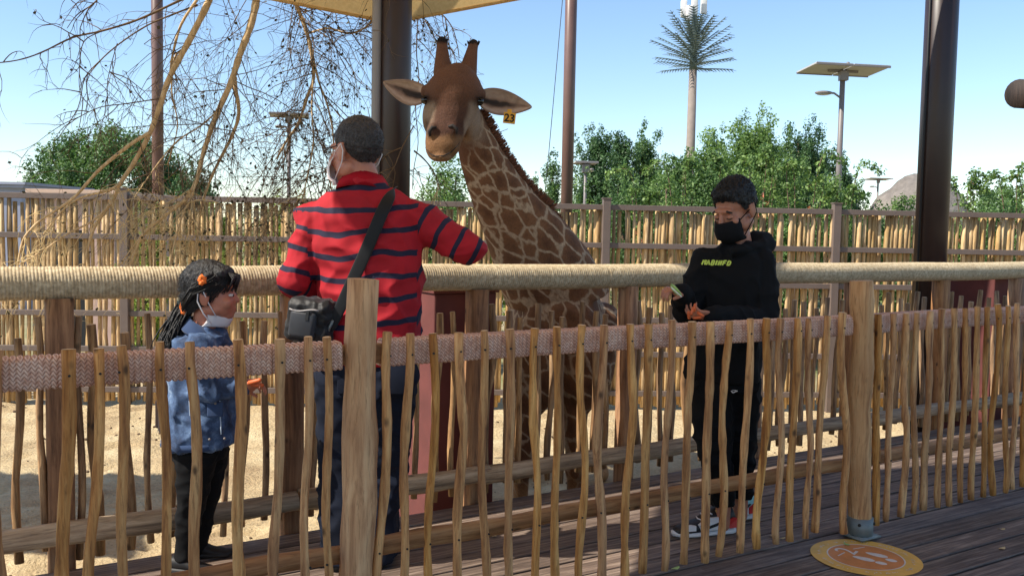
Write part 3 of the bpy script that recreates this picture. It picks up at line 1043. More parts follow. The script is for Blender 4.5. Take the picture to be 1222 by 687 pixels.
def eyes(parent, c, Mx, s, O, lid=None):
    for k in (-1, 1):
        if lid is not None:
            p = Vector(c) + Mx @ Vector((k * 0.032 * s, 0.0815 * s, -0.004 * s)) - Vector(O)
            e = mesh('eyelid', *ellipsoid(p, (0.016 * s, 0.0135 * s, 0.0115 * s), Mx, 14, 10), lid, parent)
            MB().tube([Vector(c) + Mx @ Vector(((k * 0.032 + d) * s, (0.0935 - d * d * 28) * s, (-0.0105 + d * d * 14) * s)) - Vector(O) for d in (-0.015, -0.008, 0, 0.008, 0.015)], [0.001, 0.0024, 0.0028, 0.0024, 0.001], 6).build('eyelash', M['hair_black'], e)
            MB().tube([Vector(c) + Mx @ Vector(((k * 0.032 + d) * s, (0.092 - abs(d) * 0.25) * s, (0.024 - d * d * 12 - (0.004 if k * d > 0 else 0)) * s)) - Vector(O) for d in (-0.02, -0.01, 0, 0.01, 0.02)], [0.002 * s, 0.0045 * s, 0.005 * s, 0.0045 * s, 0.002 * s], 6).build('eyebrow', M['hair_black'], parent)
            continue
        p = Vector(c) + Mx @ Vector((k * 0.032 * s, 0.083 * s, -0.002 * s)) - Vector(O)
        e = mesh('eye', *ellipsoid(p, (0.0115 * s, 0.0115 * s, 0.0062 * s), Mx, 12, 8), M['eye_white'], parent)
        p2 = Vector(c) + Mx @ Vector((k * 0.032 * s, 0.0915 * s, -0.003 * s)) - Vector(O)
        mesh('iris', *ellipsoid(p2, (0.0065 * s, 0.0045 * s, 0.0058 * s), Mx, 10, 6), M['eye_dark'], e)
        mb = MB()
        mb.tube([Vector(c) + Mx @ Vector(((k * 0.032 + d) * s, (0.092 - abs(d) * 0.25) * s, (0.024 - d * d * 12 - (0.004 if k * d > 0 else 0)) * s)) - Vector(O) for d in (-0.02, -0.01, 0, 0.01, 0.02)], [0.002 * s, 0.0045 * s, 0.005 * s, 0.0045 * s, 0.002 * s], 6)
        mb.build('eyebrow', M['hair_black'], parent)
def hair_cap(name, c, Mx, s, O, mat, parent, line, extra=(), amp=0.004, grow=0.0, top=0.0):
    c = Vector(c)
    inv = Mx.transposed()
    sh = [ellipsoid(c + Mx @ Vector((0, -0.016 * s, (0.033 + top / 2) * s)), ((0.0795 + grow) * s, (0.0985 + grow) * s, (0.091 + grow + top / 2) * s), Mx)]
    sh += list(extra)
    def keep(p):
        q = inv @ (p - c) / s
        return q.z > line(q.x, q.y, q.z) + 0.007 * noise.noise((q.x * 90, q.y * 90, q.z * 40)) or q.z > 0.105
    def fold(p, n):
        q = inv @ (p - c)
        return amp * noise.noise((q.x * 60, q.y * 60, q.z * 25)) + amp * 0.7 * noise.noise((q.x * 160, q.y * 160, q.z * 60))
    return blob(name, sh, 0.0045, 2, mat, parent, O, fold, keep)
def hair_spikes(parent, cap, n, L, r, seed, mat, back=(0, 0, 0), name='hair_strands'):
    me = cap.data
    qq = random.Random(seed)
    mb = MB()
    vs = me.vertices
    for k in range(n):
        v = vs[qq.randrange(len(vs))]
        nrm = v.normal
        d = (nrm * 0.5 + Vector(back) * 1.4 + Vector((qq.gauss(0, .35), qq.gauss(0, .35), qq.gauss(0, .35)))).normalized()
        a = v.co - nrm * 0.002
        sd = d.orthogonal().normalized() * r
        s2 = d.cross(sd.normalized()) * r
        tip = a + d * (L * qq.uniform(0.5, 1.2))
        mb.add([a + sd, a - sd * 0.5 + s2 * 0.87, a - sd * 0.5 - s2 * 0.87, tip], [(0, 1, 3), (1, 2, 3), (2, 0, 3)])
    o = mb.build(name, mat, parent, False); o['kind'] = 'stuff'
    return o
def short_line(x, y, z):
    ys = [-0.12, -0.07, -0.045, -0.02, 0.012, 0.03, 0.055, 0.09]
    zs = [-0.060, -0.060, -0.045, 0.012, 0.008, 0.020, 0.058, 0.072]
    return float(np.interp(y, ys, zs))
def hand_shapes(w, Mx, s=1.0, curl=(0.5, 0.55, 0.6, 0.65), thumb=(0.75, 0.55, -0.35), side=1):
    """local x = thumb side, y = along fingers, z = back of hand; side mirrors x"""
    w = Vector(w)
    def P(v): return w + Mx @ (Vector((v[0] * side, v[1], v[2])) * s)
    sh = [ellipsoid(P((0, 0.045, 0)), (0.040 * s, 0.050 * s, 0.015 * s), Mx), capsule(P((0, -0.03, 0)), P((0, 0.02, 0)), 0.026 * s, 0.026 * s),
          ellipsoid(P((0.025, 0.035, -0.010)), (0.018 * s, 0.028 * s, 0.014 * s), Mx)]
    for i, (x, L, y0) in enumerate(zip((0.031, 0.0105, -0.0105, -0.030), (0.068, 0.077, 0.071, 0.056), (0.084, 0.088, 0.085, 0.077))):
        p = Vector((x, y0 - 0.012, 0.002))
        a = 0.0
        r = 0.0092 - 0.0006 * i
        for j, fr in enumerate((0.45, 0.32, 0.23)):
            a += curl[i] * (0.75, 1.05, 0.75)[j]
            d = Vector((0.04 * (1.5 - i), math.cos(a), -math.sin(a)))
            q = p + d * L * fr
            sh.append(capsule(P(p), P(q), (r - 0.0008 * j) * s, (r - 0.0008 * (j + 1)) * s, 10))
            p = q
    p = Vector((0.030, 0.018, -0.006))
    d = Vector(thumb).normalized()
    q = p + d * 0.036
    sh.append(capsule(P(p), P(q), 0.012 * s, 0.0105 * s, 10))
    d2 = (d + Vector((-0.35, 0.3, -0.25))).normalized()
    sh.append(capsule(P(q), P(q + d2 * 0.030), 0.0105 * s, 0.0085 * s, 10))
    return sh
def folds(amp, sc=(9, 9, 14), seed=0.0):
    def f(p, n):
        a = noise.noise((p.x * sc[0] + seed, p.y * sc[1], p.z * sc[2]))
        b = noise.noise((p.x * sc[0] * 2.3, p.y * sc[1] * 2.3 + seed, p.z * sc[2] * 2.3))
        r = 1 - abs(a)
        c = noise.noise((p.x * sc[0] * 1.4 + 4 * p.z, p.y * sc[1] * 1.4, p.z * sc[2] * 0.5 + seed))
        rc = 1 - abs(c)
        return amp * (r * r - 0.6) + amp * 0.35 * b + amp * 0.8 * (rc ** 6 - 0.2)
    return f
def ring(xc, y, hw, Y, dep, u=None, dY=0.0):
    """horizontal torso section from a pixel row: centre x, half width in pixels, depth in metres"""
    c = px(xc, y, Y + dY)
    k = hw * (Y + dY) / FPX
    if u is None: return (c, Vector((k, 0, 0)), Vector((0, dep, 0)))
    a = Vector(u).normalized()
    return (c, a * k, Vector((-a.y, a.x, 0)) * dep)
def shoe(name, heel, toe, w, h, mats, parent, O, high=False):
    heel, toe, O = Vector(heel), Vector(toe), Vector(O)
    d = (toe - heel); L = d.length; d.normalize(); sd = Vector((-d.y, d.x, 0)); up = Vector((0, 0, 1))
    def sec(k, hw, z0, z1):
        c = heel + d * (L * k) + up * ((z0 + z1) / 2) - O
        return (c, sd * hw, up * ((z1 - z0) / 2))
    up_sh = [loft([sec(0.0, w * 0.30, 0.02, h * 0.75), sec(0.06, w * 0.42, 0.015, h), sec(0.3, w * 0.46, 0.015, h), sec(0.42, w * 0.46, 0.015, h * 0.86), sec(0.6, w * 0.48, 0.012, h * 0.58), sec(0.8, w * 0.47, 0.012, h * 0.44), sec(0.95, w * 0.34, 0.012, h * 0.34), sec(1.0, w * 0.16, 0.015, h * 0.24)], 20, 2.3)]
    o = blob(name, [([p + O for p in v], f) for v, f in up_sh], 0.005, 3, mats[0], parent, O)
    so = loft([sec(-0.01, w * 0.3, 0, 0.030), sec(0.06, w * 0.46, 0, 0.032), sec(0.35, w * 0.46, 0, 0.030), sec(0.65, w * 0.52, 0, 0.028), sec(0.88, w * 0.46, 0, 0.028), sec(1.0, w * 0.22, 0.004, 0.030), sec(1.02, w * 0.1, 0.01, 0.028)], 20, 2.6)
    mesh('sole', *so, mats[1], o)
    return o, d, sd, L

# ------------------------------------------------------------------ MAN (seen from behind)
YM = 3.60
man_base = Vector((px(428, 400, YM).x, YM, 0))
man = empty('person', man_base, 0, 'man in red polo with navy stripes, back turned, one arm over the rope rail', 'person')
O = man_base
hc = px(425, 180, YM + 0.01)
HM = frame((-0.76, 0.64, -0.06))
sh = head_shapes(hc, HM, 1.10)
nb = px(437, 226, YM - 0.01)
sh += [capsule(nb, hc + Vector((0.01, 0.0, -0.05)), 0.064, 0.060)]
hipz = px(436, 430, YM).z
sh += [loft([ring(436, 440, 48, YM, 0.085), ring(440, 340, 50, YM, 0.085), ring(438, 262, 48, YM, 0.08), ring(437, 240, 22, YM, 0.05)])]
lsh, lel, lwr = px(377, 262, YM), px(352, 338, YM - 0.03), px(392, 362, YM + 0.20)
rsh, rel, rwr = px(493, 262, YM), px(560, 297, YM + 0.0), px(541, 290, YM + 0.27)
for a, b, c_ in ((lsh, lel, lwr), (rsh, rel, rwr)):
    sh += [capsule(a, b, 0.046, 0.040), capsule(b, c_, 0.040, 0.028)]
sh += hand_shapes(lwr, frame((0.5, 0.85, -0.1), (0.1, -0.2, 1)), 1.0, (0.5,) * 4, side=-1)
sh += hand_shapes(rwr, frame((-0.15, 0.97, 0.15), (0, 0, 1)), 1.0, (0.35,) * 4, side=1)
lh, lk, la = px(409, 440, YM), px(409, 560, YM + 0.02), px(409, 664, YM)
rh, rk, ra = px(466, 440, YM), px(462, 560, YM + 0.05), px(449, 662, YM + 0.04)
for a, b, c_ in ((lh, lk, la), (rh, rk, ra)):
    sh += [capsule(a, b, 0.072, 0.052), capsule(b, c_, 0.050, 0.036)]
    sh += [capsule(c_, Vector((c_.x, c_.y + 0.02, 0.045)), 0.036, 0.034)]
blob('body', sh, 0.0055, 3, M['skin_man'], man, O)
hcap = hair_cap('hair', hc, HM, 1.10, O, M['hair_grey'], man, short_line, (), 0.004)
hair_spikes(man, hcap, 6000, 0.0085, 0.0009, 5, M['hair_grey'], (0.25, -0.25, -0.5))
eyes(man, hc, HM, 1.10, O)
# spectacles and mask loops
def HP(x, y, z, s=1.10, c=None, Mx=None): return (c or hc) + (Mx or HM) @ (Vector((x, y, z)) * s) - O
sp_ = empty('spectacles', man_base, 0, 'thin framed spectacles worn by the man in the striped polo', 'spectacles')
for k in (-1, 1):
    MB().tube([HP(k * 0.080, -0.012, 0.012), HP(k * 0.082, 0.03, 0.010), HP(k * 0.066, 0.098, 0.006)], 0.0022, 6).build('temple', M['lens'], sp_)
    MB().tube([HP(k * 0.034 + 0.027 * math.cos(a * math.pi / 8), 0.106 - 0.006 * abs(math.cos(a * math.pi / 8)), 0.0 + 0.020 * math.sin(a * math.pi / 8)) for a in range(17)], 0.002, 6, False).build('rim', M['lens'], sp_)
MB().tube([HP(-0.008, 0.108, 0.004), HP(0.008, 0.108, 0.004)], 0.002, 6).build('bridge', M['lens'], sp_)
mk = empty('face_mask', man_base, 0, 'white face mask with ear loops worn by the man in the striped polo', 'face mask')
def mask_panel(parent, cc, Mx, s, OO, mat, low=0.0, tight=0.0):
    v, f = [], []
    nu, nv = 11, 9
    for j in range(nv):
        for i in range(nu):
            a = (i / (nu - 1) - 0.5) * 2
            b = j / (nv - 1)
            z = -0.020 - 0.098 * b - low
            hw = 0.056 + 0.012 * math.sin(math.pi * b)
            y = 0.130 - 0.074 * abs(a) ** 2.0 + 0.010 * math.sin(math.pi * b) - (0.014 if b > 0.85 else 0)
            v.append(Vector(cc) + Mx @ (Vector((a * hw * 1.05, y - tight + 0.0015 * math.sin(b * 20), z + 0.006 * (1 - abs(a)))) * s) - Vector(OO))
    for j in range(nv - 1):
        for i in range(nu - 1):
            q = j * nu + i
            f.append((q, q + 1, q + nu + 1, q + nu))
    o = mesh('panel', v, f, mat, parent)
    md = o.modifiers.new('s', 'SOLIDIFY'); md.thickness = 0.002
    return o
mask_panel(mk, hc, HM, 1.10, O, M['mask_white'])
for k in (-1, 1):
    MB().tube([HP(k * 0.058, 0.060, -0.030), HP(k * 0.076, 0.02, -0.005), HP(k * 0.086, -0.022, 0.016), HP(k * 0.090, -0.036, -0.010), HP(k * 0.082, -0.020, -0.045), HP(k * 0.066, 0.03, -0.085), HP(k * 0.056, 0.056, -0.105)], 0.0022, 6).build('ear_loop', M['mask_white'], mk)
# polo
sh = [loft([ring(439, 432, 62, YM, 0.128), ring(440, 400, 61, YM, 0.128), ring(443, 360, 61, YM, 0.125), ring(441, 320, 65, YM, 0.125), ring(438, 285, 68, YM, 0.125), ring(436, 258, 66, YM, 0.115), ring(436, 242, 58, YM, 0.095), ring(437, 230, 40, YM, 0.075), ring(437, 222, 25, YM - 0.005, 0.074), ring(436, 214, 22, YM - 0.005, 0.070)], 28),
      capsule(lsh + Vector((0.0, 0, 0.0)), lel, 0.070, 0.060), capsule(lel, lwr, 0.060, 0.042),
      capsule(rsh, rel, 0.080, 0.066), capsule(rel, rwr, 0.066, 0.048),
      capsule(px(372, 262, YM), px(502, 262, YM), 0.068, 0.068)]
polo = blob('polo_shirt', sh, 0.007, 4, [M['polo'], M['polo_red']], man, O, folds(0.014, (6, 6, 11), 3.0))
me = polo.data
at = me.attributes.new('stripe', 'FLOAT', 'CORNER')
def seg_t(p, a, b):
    d = b - a
    k = (p - a).dot(d) / d.dot(d)
    kc = min(1.15, max(-0.15, k))
    return k * d.length, (p - (a + d * min(1, max(0, k)))).length
SP = 0.087
z0 = px(436, 248, YM).z
vals = np.zeros(len(me.loops), dtype=np.float32)
vco = [v.co + O for v in me.vertices]
for poly in me.polygons:
    c = Vector((0, 0, 0))
    for i in poly.vertices: c += vco[i]
    c /= len(poly.vertices)
    best = 'T'
    if c.x > rsh.x + 0.025:
        best = 'R2' if seg_t(c, rel, rwr)[1] < seg_t(c, rsh, rel)[1] else 'R1'
    elif c.x < lsh.x - 0.012 and c.z < lsh.z + 0.03:
        best = 'L2' if seg_t(c, lel, lwr)[1] < seg_t(c, lsh, lel)[1] else 'L1'
    elif c.z < lel.z + 0.09 and seg_t(c, lel, lwr)[1] < 0.066 and c.y > YM + 0.1 and c.x < lwr.x + 0.02:
        best = 'L2'
    for li in poly.loop_indices:
        p = vco[me.loops[li].vertex_index]
        if best == 'T':
            u = (z0 - p.z) + 0.06 * (p.x - px(436, 250, YM).x) * 1.2 + 0.02 * (p.x - px(440, 250, YM).x) ** 2 * 10
        elif best == 'R1': u = seg_t(p, rsh, rel)[0] + 0.045
        elif best == 'R2': u = seg_t(p, rel, rwr)[0] + (rel - rsh).length + 0.045
        elif best == 'L1': u = seg_t(p, lsh, lel)[0] + 0.03
        else: u = seg_t(p, lel, lwr)[0] + (lel - lsh).length + 0.03
        u += 0.016 * noise.noise((p.x * 7, p.y * 7, p.z * 5)) + 0.005 * noise.noise((p.x * 22, p.y * 22, p.z * 16))
        vals[li] = u / (SP if best == 'T' else 0.078) + 10.0
at.data.foreach_set('value', vals)
# collar
nk = px(433, 217, YM)
v, f = [], []
for j, (rr_, dz) in enumerate(((0.060, 0.022), (0.064, 0.026), (0.080, 0.000), (0.090, -0.030), (0.074, -0.020))):
    for k in range(28):
        th = 2 * math.pi * k / 28
        v.append(nk + Vector((math.cos(th) * rr_ * 1.18, math.sin(th) * rr_ * 0.95 + 0.004, dz + 0.012 * -math.sin(th) + 0.003 * math.sin(3 * th))) - O)
for j in range(4):
    for k in range(28):
        k2 = (k + 1) % 28
        f.append((j * 28 + k, j * 28 + k2, (j + 1) * 28 + k2, (j + 1) * 28 + k))
mesh('collar', v, f, M['polo_red'], man)
# jeans
sh = [loft([ring(437, 425, 60, YM, 0.12), ring(437, 442, 63, YM, 0.125), ring(437, 470, 63, YM, 0.115)])]
sh += [loft([(lh, Vector((0.108, 0, 0)), Vector((0, 0.11, 0))), (lk, Vector((0.092, 0, 0)), Vector((0, 0.09, 0))), (px(409, 622, YM), Vector((0.088, 0, 0)), Vector((0, 0.09, 0))), (px(409, 668, YM), Vector((0.086, 0, 0)), Vector((0, 0.095, 0)))])]
sh += [loft([(rh, Vector((0.108, 0, 0)), Vector((0, 0.11, 0))), (rk, Vector((0.080, 0, 0)), Vector((0, 0.085, 0))), (px(453, 622, YM + .04), Vector((0.074, 0, 0)), Vector((0, 0.085, 0))), (px(450, 665, YM + .04), Vector((0.072, 0, 0)), Vector((0, 0.09, 0)))])]
jeans = blob('jeans', sh, 0.008, 3, M['jeans'], man, O, folds(0.012, (7, 7, 12), 8.0))
MB().box(px(420, 450, YM - 0.118) - O, (0.055, 0.006, 0.065), None, 0.004).build('back_pocket', M['jeans'], man)
MB().box(px(474, 450, YM - 0.118) - O, (0.055, 0.006, 0.065), None, 0.004).build('back_pocket', M['jeans'], man)
shoe('shoe', (la.x, YM - 0.07, 0), (la.x - 0.05, YM + 0.21, 0), 0.10, 0.085, (M['dark'], M['dark']), man, O)
shoe('shoe', (ra.x, YM - 0.03, 0), (ra.x + 0.05, YM + 0.25, 0), 0.10, 0.085, (M['dark'], M['dark']), man, O)
# shoulder bag: strap from the right shoulder across the back to the left hip
bagY = YM - 0.12
bc = px(371, 382, bagY)
bag = empty('shoulder_bag', bc - Vector((0, 0, 0.10)), 0, 'black shoulder bag with grey pocket and wide strap, worn by the man in red', 'bag')
BO = bc - Vector((0, 0, 0.10))
rb = Matrix.Rotation(R(-10), 3, 'Z') @ Matrix.Rotation(R(8), 3, 'Y')
blob('body', [box(bc, (0.088, 0.050, 0.086), rb, 0.03), ellipsoid(bc + rb @ Vector((0, 0.0, -0.02)), (0.095, 0.062, 0.066), rb)], 0.006, 4, M['black_nylon'], bag, BO, folds(0.009, (14, 14, 18), 2.5))
MB().box(bc + rb @ Vector((-0.010, -0.052, -0.012)) - BO, (0.052, 0.016, 0.052), rb, 0.014).build('front_pocket', M['grey_panel'], bag, True)
MB().tube([bc + rb @ Vector((x, -0.064, 0.043 + 0.008 * math.sin(x * 40))) - BO for x in np.linspace(-0.065, 0.05, 9)], 0.0035, 6).build('zip', M['pipe'], bag)
MB().box(bc + rb @ Vector((0.01, -0.068, 0.026)) - BO, (0.006, 0.003, 0.018), rb).build('zip_pull', M['dark'], bag, False)
spts = [px(474, 222, YM + 0.01), px(468, 229, YM - 0.085), px(457, 250, YM - 0.130), px(445, 280, YM - 0.142), px(430, 315, YM - 0.142), px(414, 350, YM - 0.145), px(400, 380, YM - 0.150), px(391, 397, YM - 0.150)]
v, f = [], []
for i, p in enumerate(spts):
    a = spts[max(0, i - 1)]; b = spts[min(len(spts) - 1, i + 1)]
    d = (b - a).normalized()
    wv = d.cross(Vector((0, -1, 0))).normalized()
    if i == 0: wv = Vector((1, 0, 0.1)).normalized()
    w_ = 0.026 if i < 6 else 0.022
    v += [p - wv * w_ - BO, p + wv * w_ - BO]
for i in range(len(spts) - 1): f.append((2 * i, 2 * i + 1, 2 * i + 3, 2 * i + 2))
s_ = mesh('strap', v, f, M['black_nylon'], bag)
md = s_.modifiers.new('s', 'SOLIDIFY'); md.thickness = 0.005; md.offset = 0
md = s_.modifiers.new('d', 'SUBSURF'); md.levels = 1; md.render_levels = 2
MB().tube([px(397, 382, YM - 0.158) - BO, px(391, 396, YM - 0.158) - BO], 0.006, 8).build('buckle', M['galv'], bag)
# ------------------------------------------------------------------ GIRL (profile, facing right)
gf = gnd(226, 678)
YG = 3.55
O = Vector((px(238, 600, YG).x, YG, 0))
girl = empty('person', O, 0, 'girl in blue denim jacket with black ponytail and mask under her chin', 'person')
hc = px(252, 351, YG)
HG = frame((0.97, 0.10, 0.02))
GS = 0.97
sh = head_shapes(hc, HG, GS, True)
sh += [capsule(px(243, 392, YG), hc + HG @ Vector((0, -0.02, -0.06)), 0.046, 0.043)]
sh += [loft([ring(237, 535, 26, YG, 0.095), ring(238, 470, 26, YG, 0.095), ring(240, 415, 26, YG, 0.10), ring(243, 398, 16, YG, 0.06)])]
rs_, re_, rw_ = px(240, 415, YG - 0.115), px(246, 463, YG - 0.150), px(289, 461, YG - 0.11)
ls_, le_, lw_ = px(242, 415, YG + 0.12), px(250, 463, YG + 0.15), px(288, 457, YG + 0.10)
for a, b, c_ in ((rs_, re_, rw_), (ls_, le_, lw_)):
    sh += [capsule(a, b, 0.034, 0.030), capsule(b, c_, 0.030, 0.020)]
sh += hand_shapes(rw_, frame((0.93, 0.18, 0.12), (0.0, 0.55, 0.8)), 0.74, (0.62, 0.66, 0.7, 0.72), side=-1)
sh += hand_shapes(lw_, frame((0.95, -0.1, 0.1), (0.0, -0.3, 1)), 0.74, (0.6,) * 4, side=1)
nh, nk_, na = px(236, 535, YG - 0.07), px(228, 605, YG - 0.06), px(219, 664, YG - 0.06)
fh, fk, fa_ = px(249, 535, YG + 0.06), px(244, 598, YG + 0.08), px(232, 658, YG + 0.10)
for a, b, c_ in ((nh, nk_, na), (fh, fk, fa_)):
    sh += [capsule(a, b, 0.055, 0.040), capsule(b, c_, 0.038, 0.028), capsule(c_, Vector((c_.x + 0.01, c_.y, 0.04)), 0.028, 0.026)]
blob('body', sh, 0.005, 3, M['skin_girl'], girl, O)
eyes(girl, hc, HG, GS, O)
# hair: cap, fringe and ponytail
def girl_line(x, y, z):
    ys = [-0.13, -0.06, -0.03, -0.012, 0.010, 0.030, 0.050, 0.070, 0.1]
    zs = [-0.085, -0.070, -0.045, 0.018, 0.016, 0.014, 0.020, 0.046, 0.058]
    return float(np.interp(y, ys, zs))
ex = [ellipsoid(hc + HG @ Vector((0, -0.055, -0.015)), (0.068, 0.062, 0.068), HG), ellipsoid(hc + HG @ Vector((0, 0.035, 0.075)), (0.066, 0.055, 0.042), HG)]
hcap = hair_cap('hair', hc, HG, GS, O, M['hair_black'], girl, girl_line, ex, 0.005, 0.006, 0.012)
hair_spikes(girl, hcap, 2500, 0.020, 0.0011, 7, M['hair_black'], (-1.3, 0, -0.9))
q = random.Random(3)
mb = MB()
tail = HG.transposed() @ (px(224, 365, YG) - hc) / GS
for k in range(300):      # strands combed back over the cap to the tie
    th = q.uniform(-1.5, 1.5)
    s0 = Vector((math.sin(th) * 0.084, math.cos(th) * 0.086 - 0.012, 0.030 + 0.062 * max(0, math.cos(th * 0.9)) + q.uniform(-0.02, 0.02)))
    pts = []
    ctr = Vector((0, -0.016, 0.033))
    for u in (0, 0.17, 0.34, 0.5, 0.67, 0.84, 1.0):
        p = s0.lerp(tail, u)
        d = (p - ctr); lift = 4 * u * (1 - u)
        d2 = Vector((d.x / 0.088, d.y / 0.108, d.z / 0.103)).normalized()
        pe = ctr + Vector((d2.x * 0.088, d2.y * 0.108, d2.z * 0.103))
        p = p.lerp(pe, min(1.0, lift * 1.2)) if u < 0.99 else p
        pts.append(hc + HG @ (p * GS) - O)
    mb.tube(pts, [0.0008, 0.0013, 0.0016, 0.0016, 0.0016, 0.0015, 0.0012], 4)
for k in range(260):      # ponytail strands
    a0 = px(222, 367, YG + q.gauss(0, 0.012)) + Vector((q.gauss(0, 0.012), 0, q.gauss(0, 0.010)))
    dx, dz = q.gauss(-0.012, 0.028), -q.uniform(0.14, 0.25)
    dy = q.gauss(-0.03, 0.02)
    pts = [a0 + Vector((-0.038 * math.sin(math.pi * u * 0.7) + dx * u, dy * u + 0.006 * math.sin(u * 7 + k * 1.7), dz * u - 0.01 * u)) - O for u in (0, 0.2, 0.4, 0.6, 0.8, 1.0)]
    mb.tube(pts, [0.0035, 0.0036, 0.0034, 0.003, 0.0022, 0.0008], 4)
for k in range(26):       # fringe
    th = q.uniform(-0.9, 0.9)
    s_ = Vector((math.sin(th) * 0.055, 0.062 + 0.02 * math.cos(th), 0.085))
    e_ = Vector((math.sin(th) * 0.075, 0.098 - 0.03 * abs(th), 0.022 + q.uniform(-0.02, 0.012)))
    mid = (s_ + e_) / 2 + Vector((0, 0.022, 0.016))
    mb.tube([hc + HG @ (p * GS) - O for p in (s_, mid, e_)], [0.004, 0.005, 0.001], 5)
for k in range(30):       # loose wisps brushed back to the ponytail
    s_ = Vector((0.080 + q.uniform(-0.006, 0.004), q.uniform(0.0, 0.06), q.uniform(0.03, 0.09)))
    e_ = Vector((0.055, -0.10, -0.045 + q.uniform(-0.02, 0.03)))
    mid = (s_ + e_) / 2 + Vector((0.026, -0.012, 0.012))
    mb.tube([hc + HG @ (p * GS) - O for p in (s_, mid, e_)], [0.0022, 0.003, 0.002], 4)
mb.build('ponytail', M['hair_black'], girl)
def scrunchie(c, r, w, parent):
    mb = MB()
    pts = [c + Vector((math.cos(a) * r * 0.6, -abs(math.sin(a)) * r * 0.5 - 0.004, math.sin(a) * r)) - O for a in np.linspace(0, 2 * math.pi, 13)]
    mb.tube(pts, [w * (1 + 0.35 * math.sin(i * 2.4)) for i in range(13)], 7, False)
    mb.build('hair_band', M['band_orange'], parent)
scrunchie(px(242, 334, YG - 0.092), 0.012, 0.009, girl)
scrunchie(px(222, 366, YG - 0.02), 0.022, 0.009, girl)
# mask under the chin
gm = empty('face_mask', O, 0, 'white face mask pulled down under the chin of the girl in the denim jacket', 'face mask')
v, f = [], []
for j in range(7):
    b = j / 6
    for i in range(11):
        a = (i / 10 - 0.5) * 2
        loc = Vector((a * 0.058, 0.082 - 0.085 * abs(a) ** 1.7 + 0.012 * math.sin(b * 3) - 0.03 * b, -0.082 - 0.055 * b + 0.010 * abs(a) + 0.003 * math.sin(b * 14)))
        v.append(hc + HG @ (loc * GS) - O)
for j in range(6):
    for i in range(10):
        q_ = j * 11 + i
        f.append((q_, q_ + 1, q_ + 12, q_ + 11))
o_ = mesh('panel', v, f, M['mask_white'], gm); md = o_.modifiers.new('s', 'SOLIDIFY'); md.thickness = 0.003
for k in (-1, 1):
    MB().tube([hc + HG @ (Vector(p) * GS) - O for p in ((k * 0.056, 0.03, -0.085), (k * 0.076, 0.006, -0.03), (k * 0.087, -0.012, 0.020), (k * 0.092, -0.030, 0.012), (k * 0.088, -0.034, -0.02), (k * 0.074, -0.015, -0.07), (k * 0.058, 0.012, -0.115))], 0.0024, 6).build('ear_loop', M['mask_white'], gm)
# jacket
sh = [loft([ring(239, 527, 39, YG, 0.165), ring(239, 518, 39, YG, 0.160), ring(240, 490, 38, YG, 0.150), ring(240, 450, 35, YG, 0.140), ring(240, 420, 33, YG, 0.135), ring(241, 405, 28, YG, 0.115), ring(243, 395, 20, YG, 0.075), ring(244, 389, 16, YG, 0.062)], 26),
      capsule(rs_, re_, 0.058, 0.052), capsule(re_, px(283, 462, YG - 0.115), 0.052, 0.036), capsule(ls_, le_, 0.058, 0.050), capsule(le_, px(282, 458, YG + 0.105), 0.050, 0.036)]
blob('denim_jacket', sh, 0.006, 3, M['denim'], girl, O, folds(0.016, (9, 9, 14), 5.0))
v, f = loft([ring(239, 527.5, 40, YG, 0.168), ring(239, 520, 40.5, YG, 0.166)], 30)
mesh('hem_band', [p - O for p in v], f, M['denim_dark'], girl)
v, f = [], []
ck = px(245, 392, YG)
for j, (rr_, dz) in enumerate(((0.052, 0.016), (0.058, 0.020), (0.088, -0.022), (0.084, -0.032), (0.068, -0.012))):
    for k in range(24):
        th = 2 * math.pi * k / 24
        v.append(ck + Vector((math.cos(th) * rr_, math.sin(th) * rr_ * 1.05, dz - 0.028 * math.cos(th))) - O)
for j in range(4):
    for k in range(24):
        k2 = (k + 1) % 24
        f.append((j * 24 + k, j * 24 + k2, (j + 1) * 24 + k2, (j + 1) * 24 + k))
mesh('collar', v, f, M['denim_dark'], girl)
for (a, b) in (((205, 440), (262, 438)), ((262, 475), (264, 518)), ((226, 478), (228, 518))):
    pts = [px(a[0] + (b[0] - a[0]) * u, a[1] + (b[1] - a[1]) * u, YG - 0.155 + 0.012 * math.sin(u * 3)) - O for u in np.linspace(0, 1, 6)]
    MB().tube(pts, 0.0025, 5).build('seam', M['stitch'], girl)
MB().box(px(257, 488, YG - 0.158) - O, (0.030, 0.006, 0.028), None, 0.004).build('pocket', M['denim_dark'], girl)
for x_, y_ in ((257, 481), (268, 523), (250, 524)):
    mesh('button', *ellipsoid(px(x_, y_, YG - 0.170) - O, (0.005, 0.004, 0.005), None, 10, 6), M['lampmetal'], girl)
sh = [loft([ring(239, 520, 30, YG, 0.12), ring(239, 545, 31, YG, 0.12)])]
for a, b, c_ in ((nh, nk_, na), (fh, fk, fa_)):
    sh.append(loft([(a, Vector((0.080, 0, 0)), Vector((0, 0.070, 0))), (b, Vector((0.050, 0, 0)), Vector((0, 0.050, 0))), (c_ + Vector((0, 0, -0.01)), Vector((0.036, 0, 0)), Vector((0, 0.040, 0)))]))
blob('trousers', sh, 0.007, 3, M['black_trouser'], girl, O, folds(0.008, (9, 9, 15), 2.0))
shoe('shoe', (na.x - 0.05, na.y, 0), (na.x + 0.145, na.y - 0.02, 0), 0.078, 0.07, (M['dark'], M['dark']), girl, O)
shoe('shoe', (fa_.x - 0.05, fa_.y, 0), (fa_.x + 0.145, fa_.y + 0.03, 0), 0.078, 0.07, (M['dark'], M['dark']), girl, O)
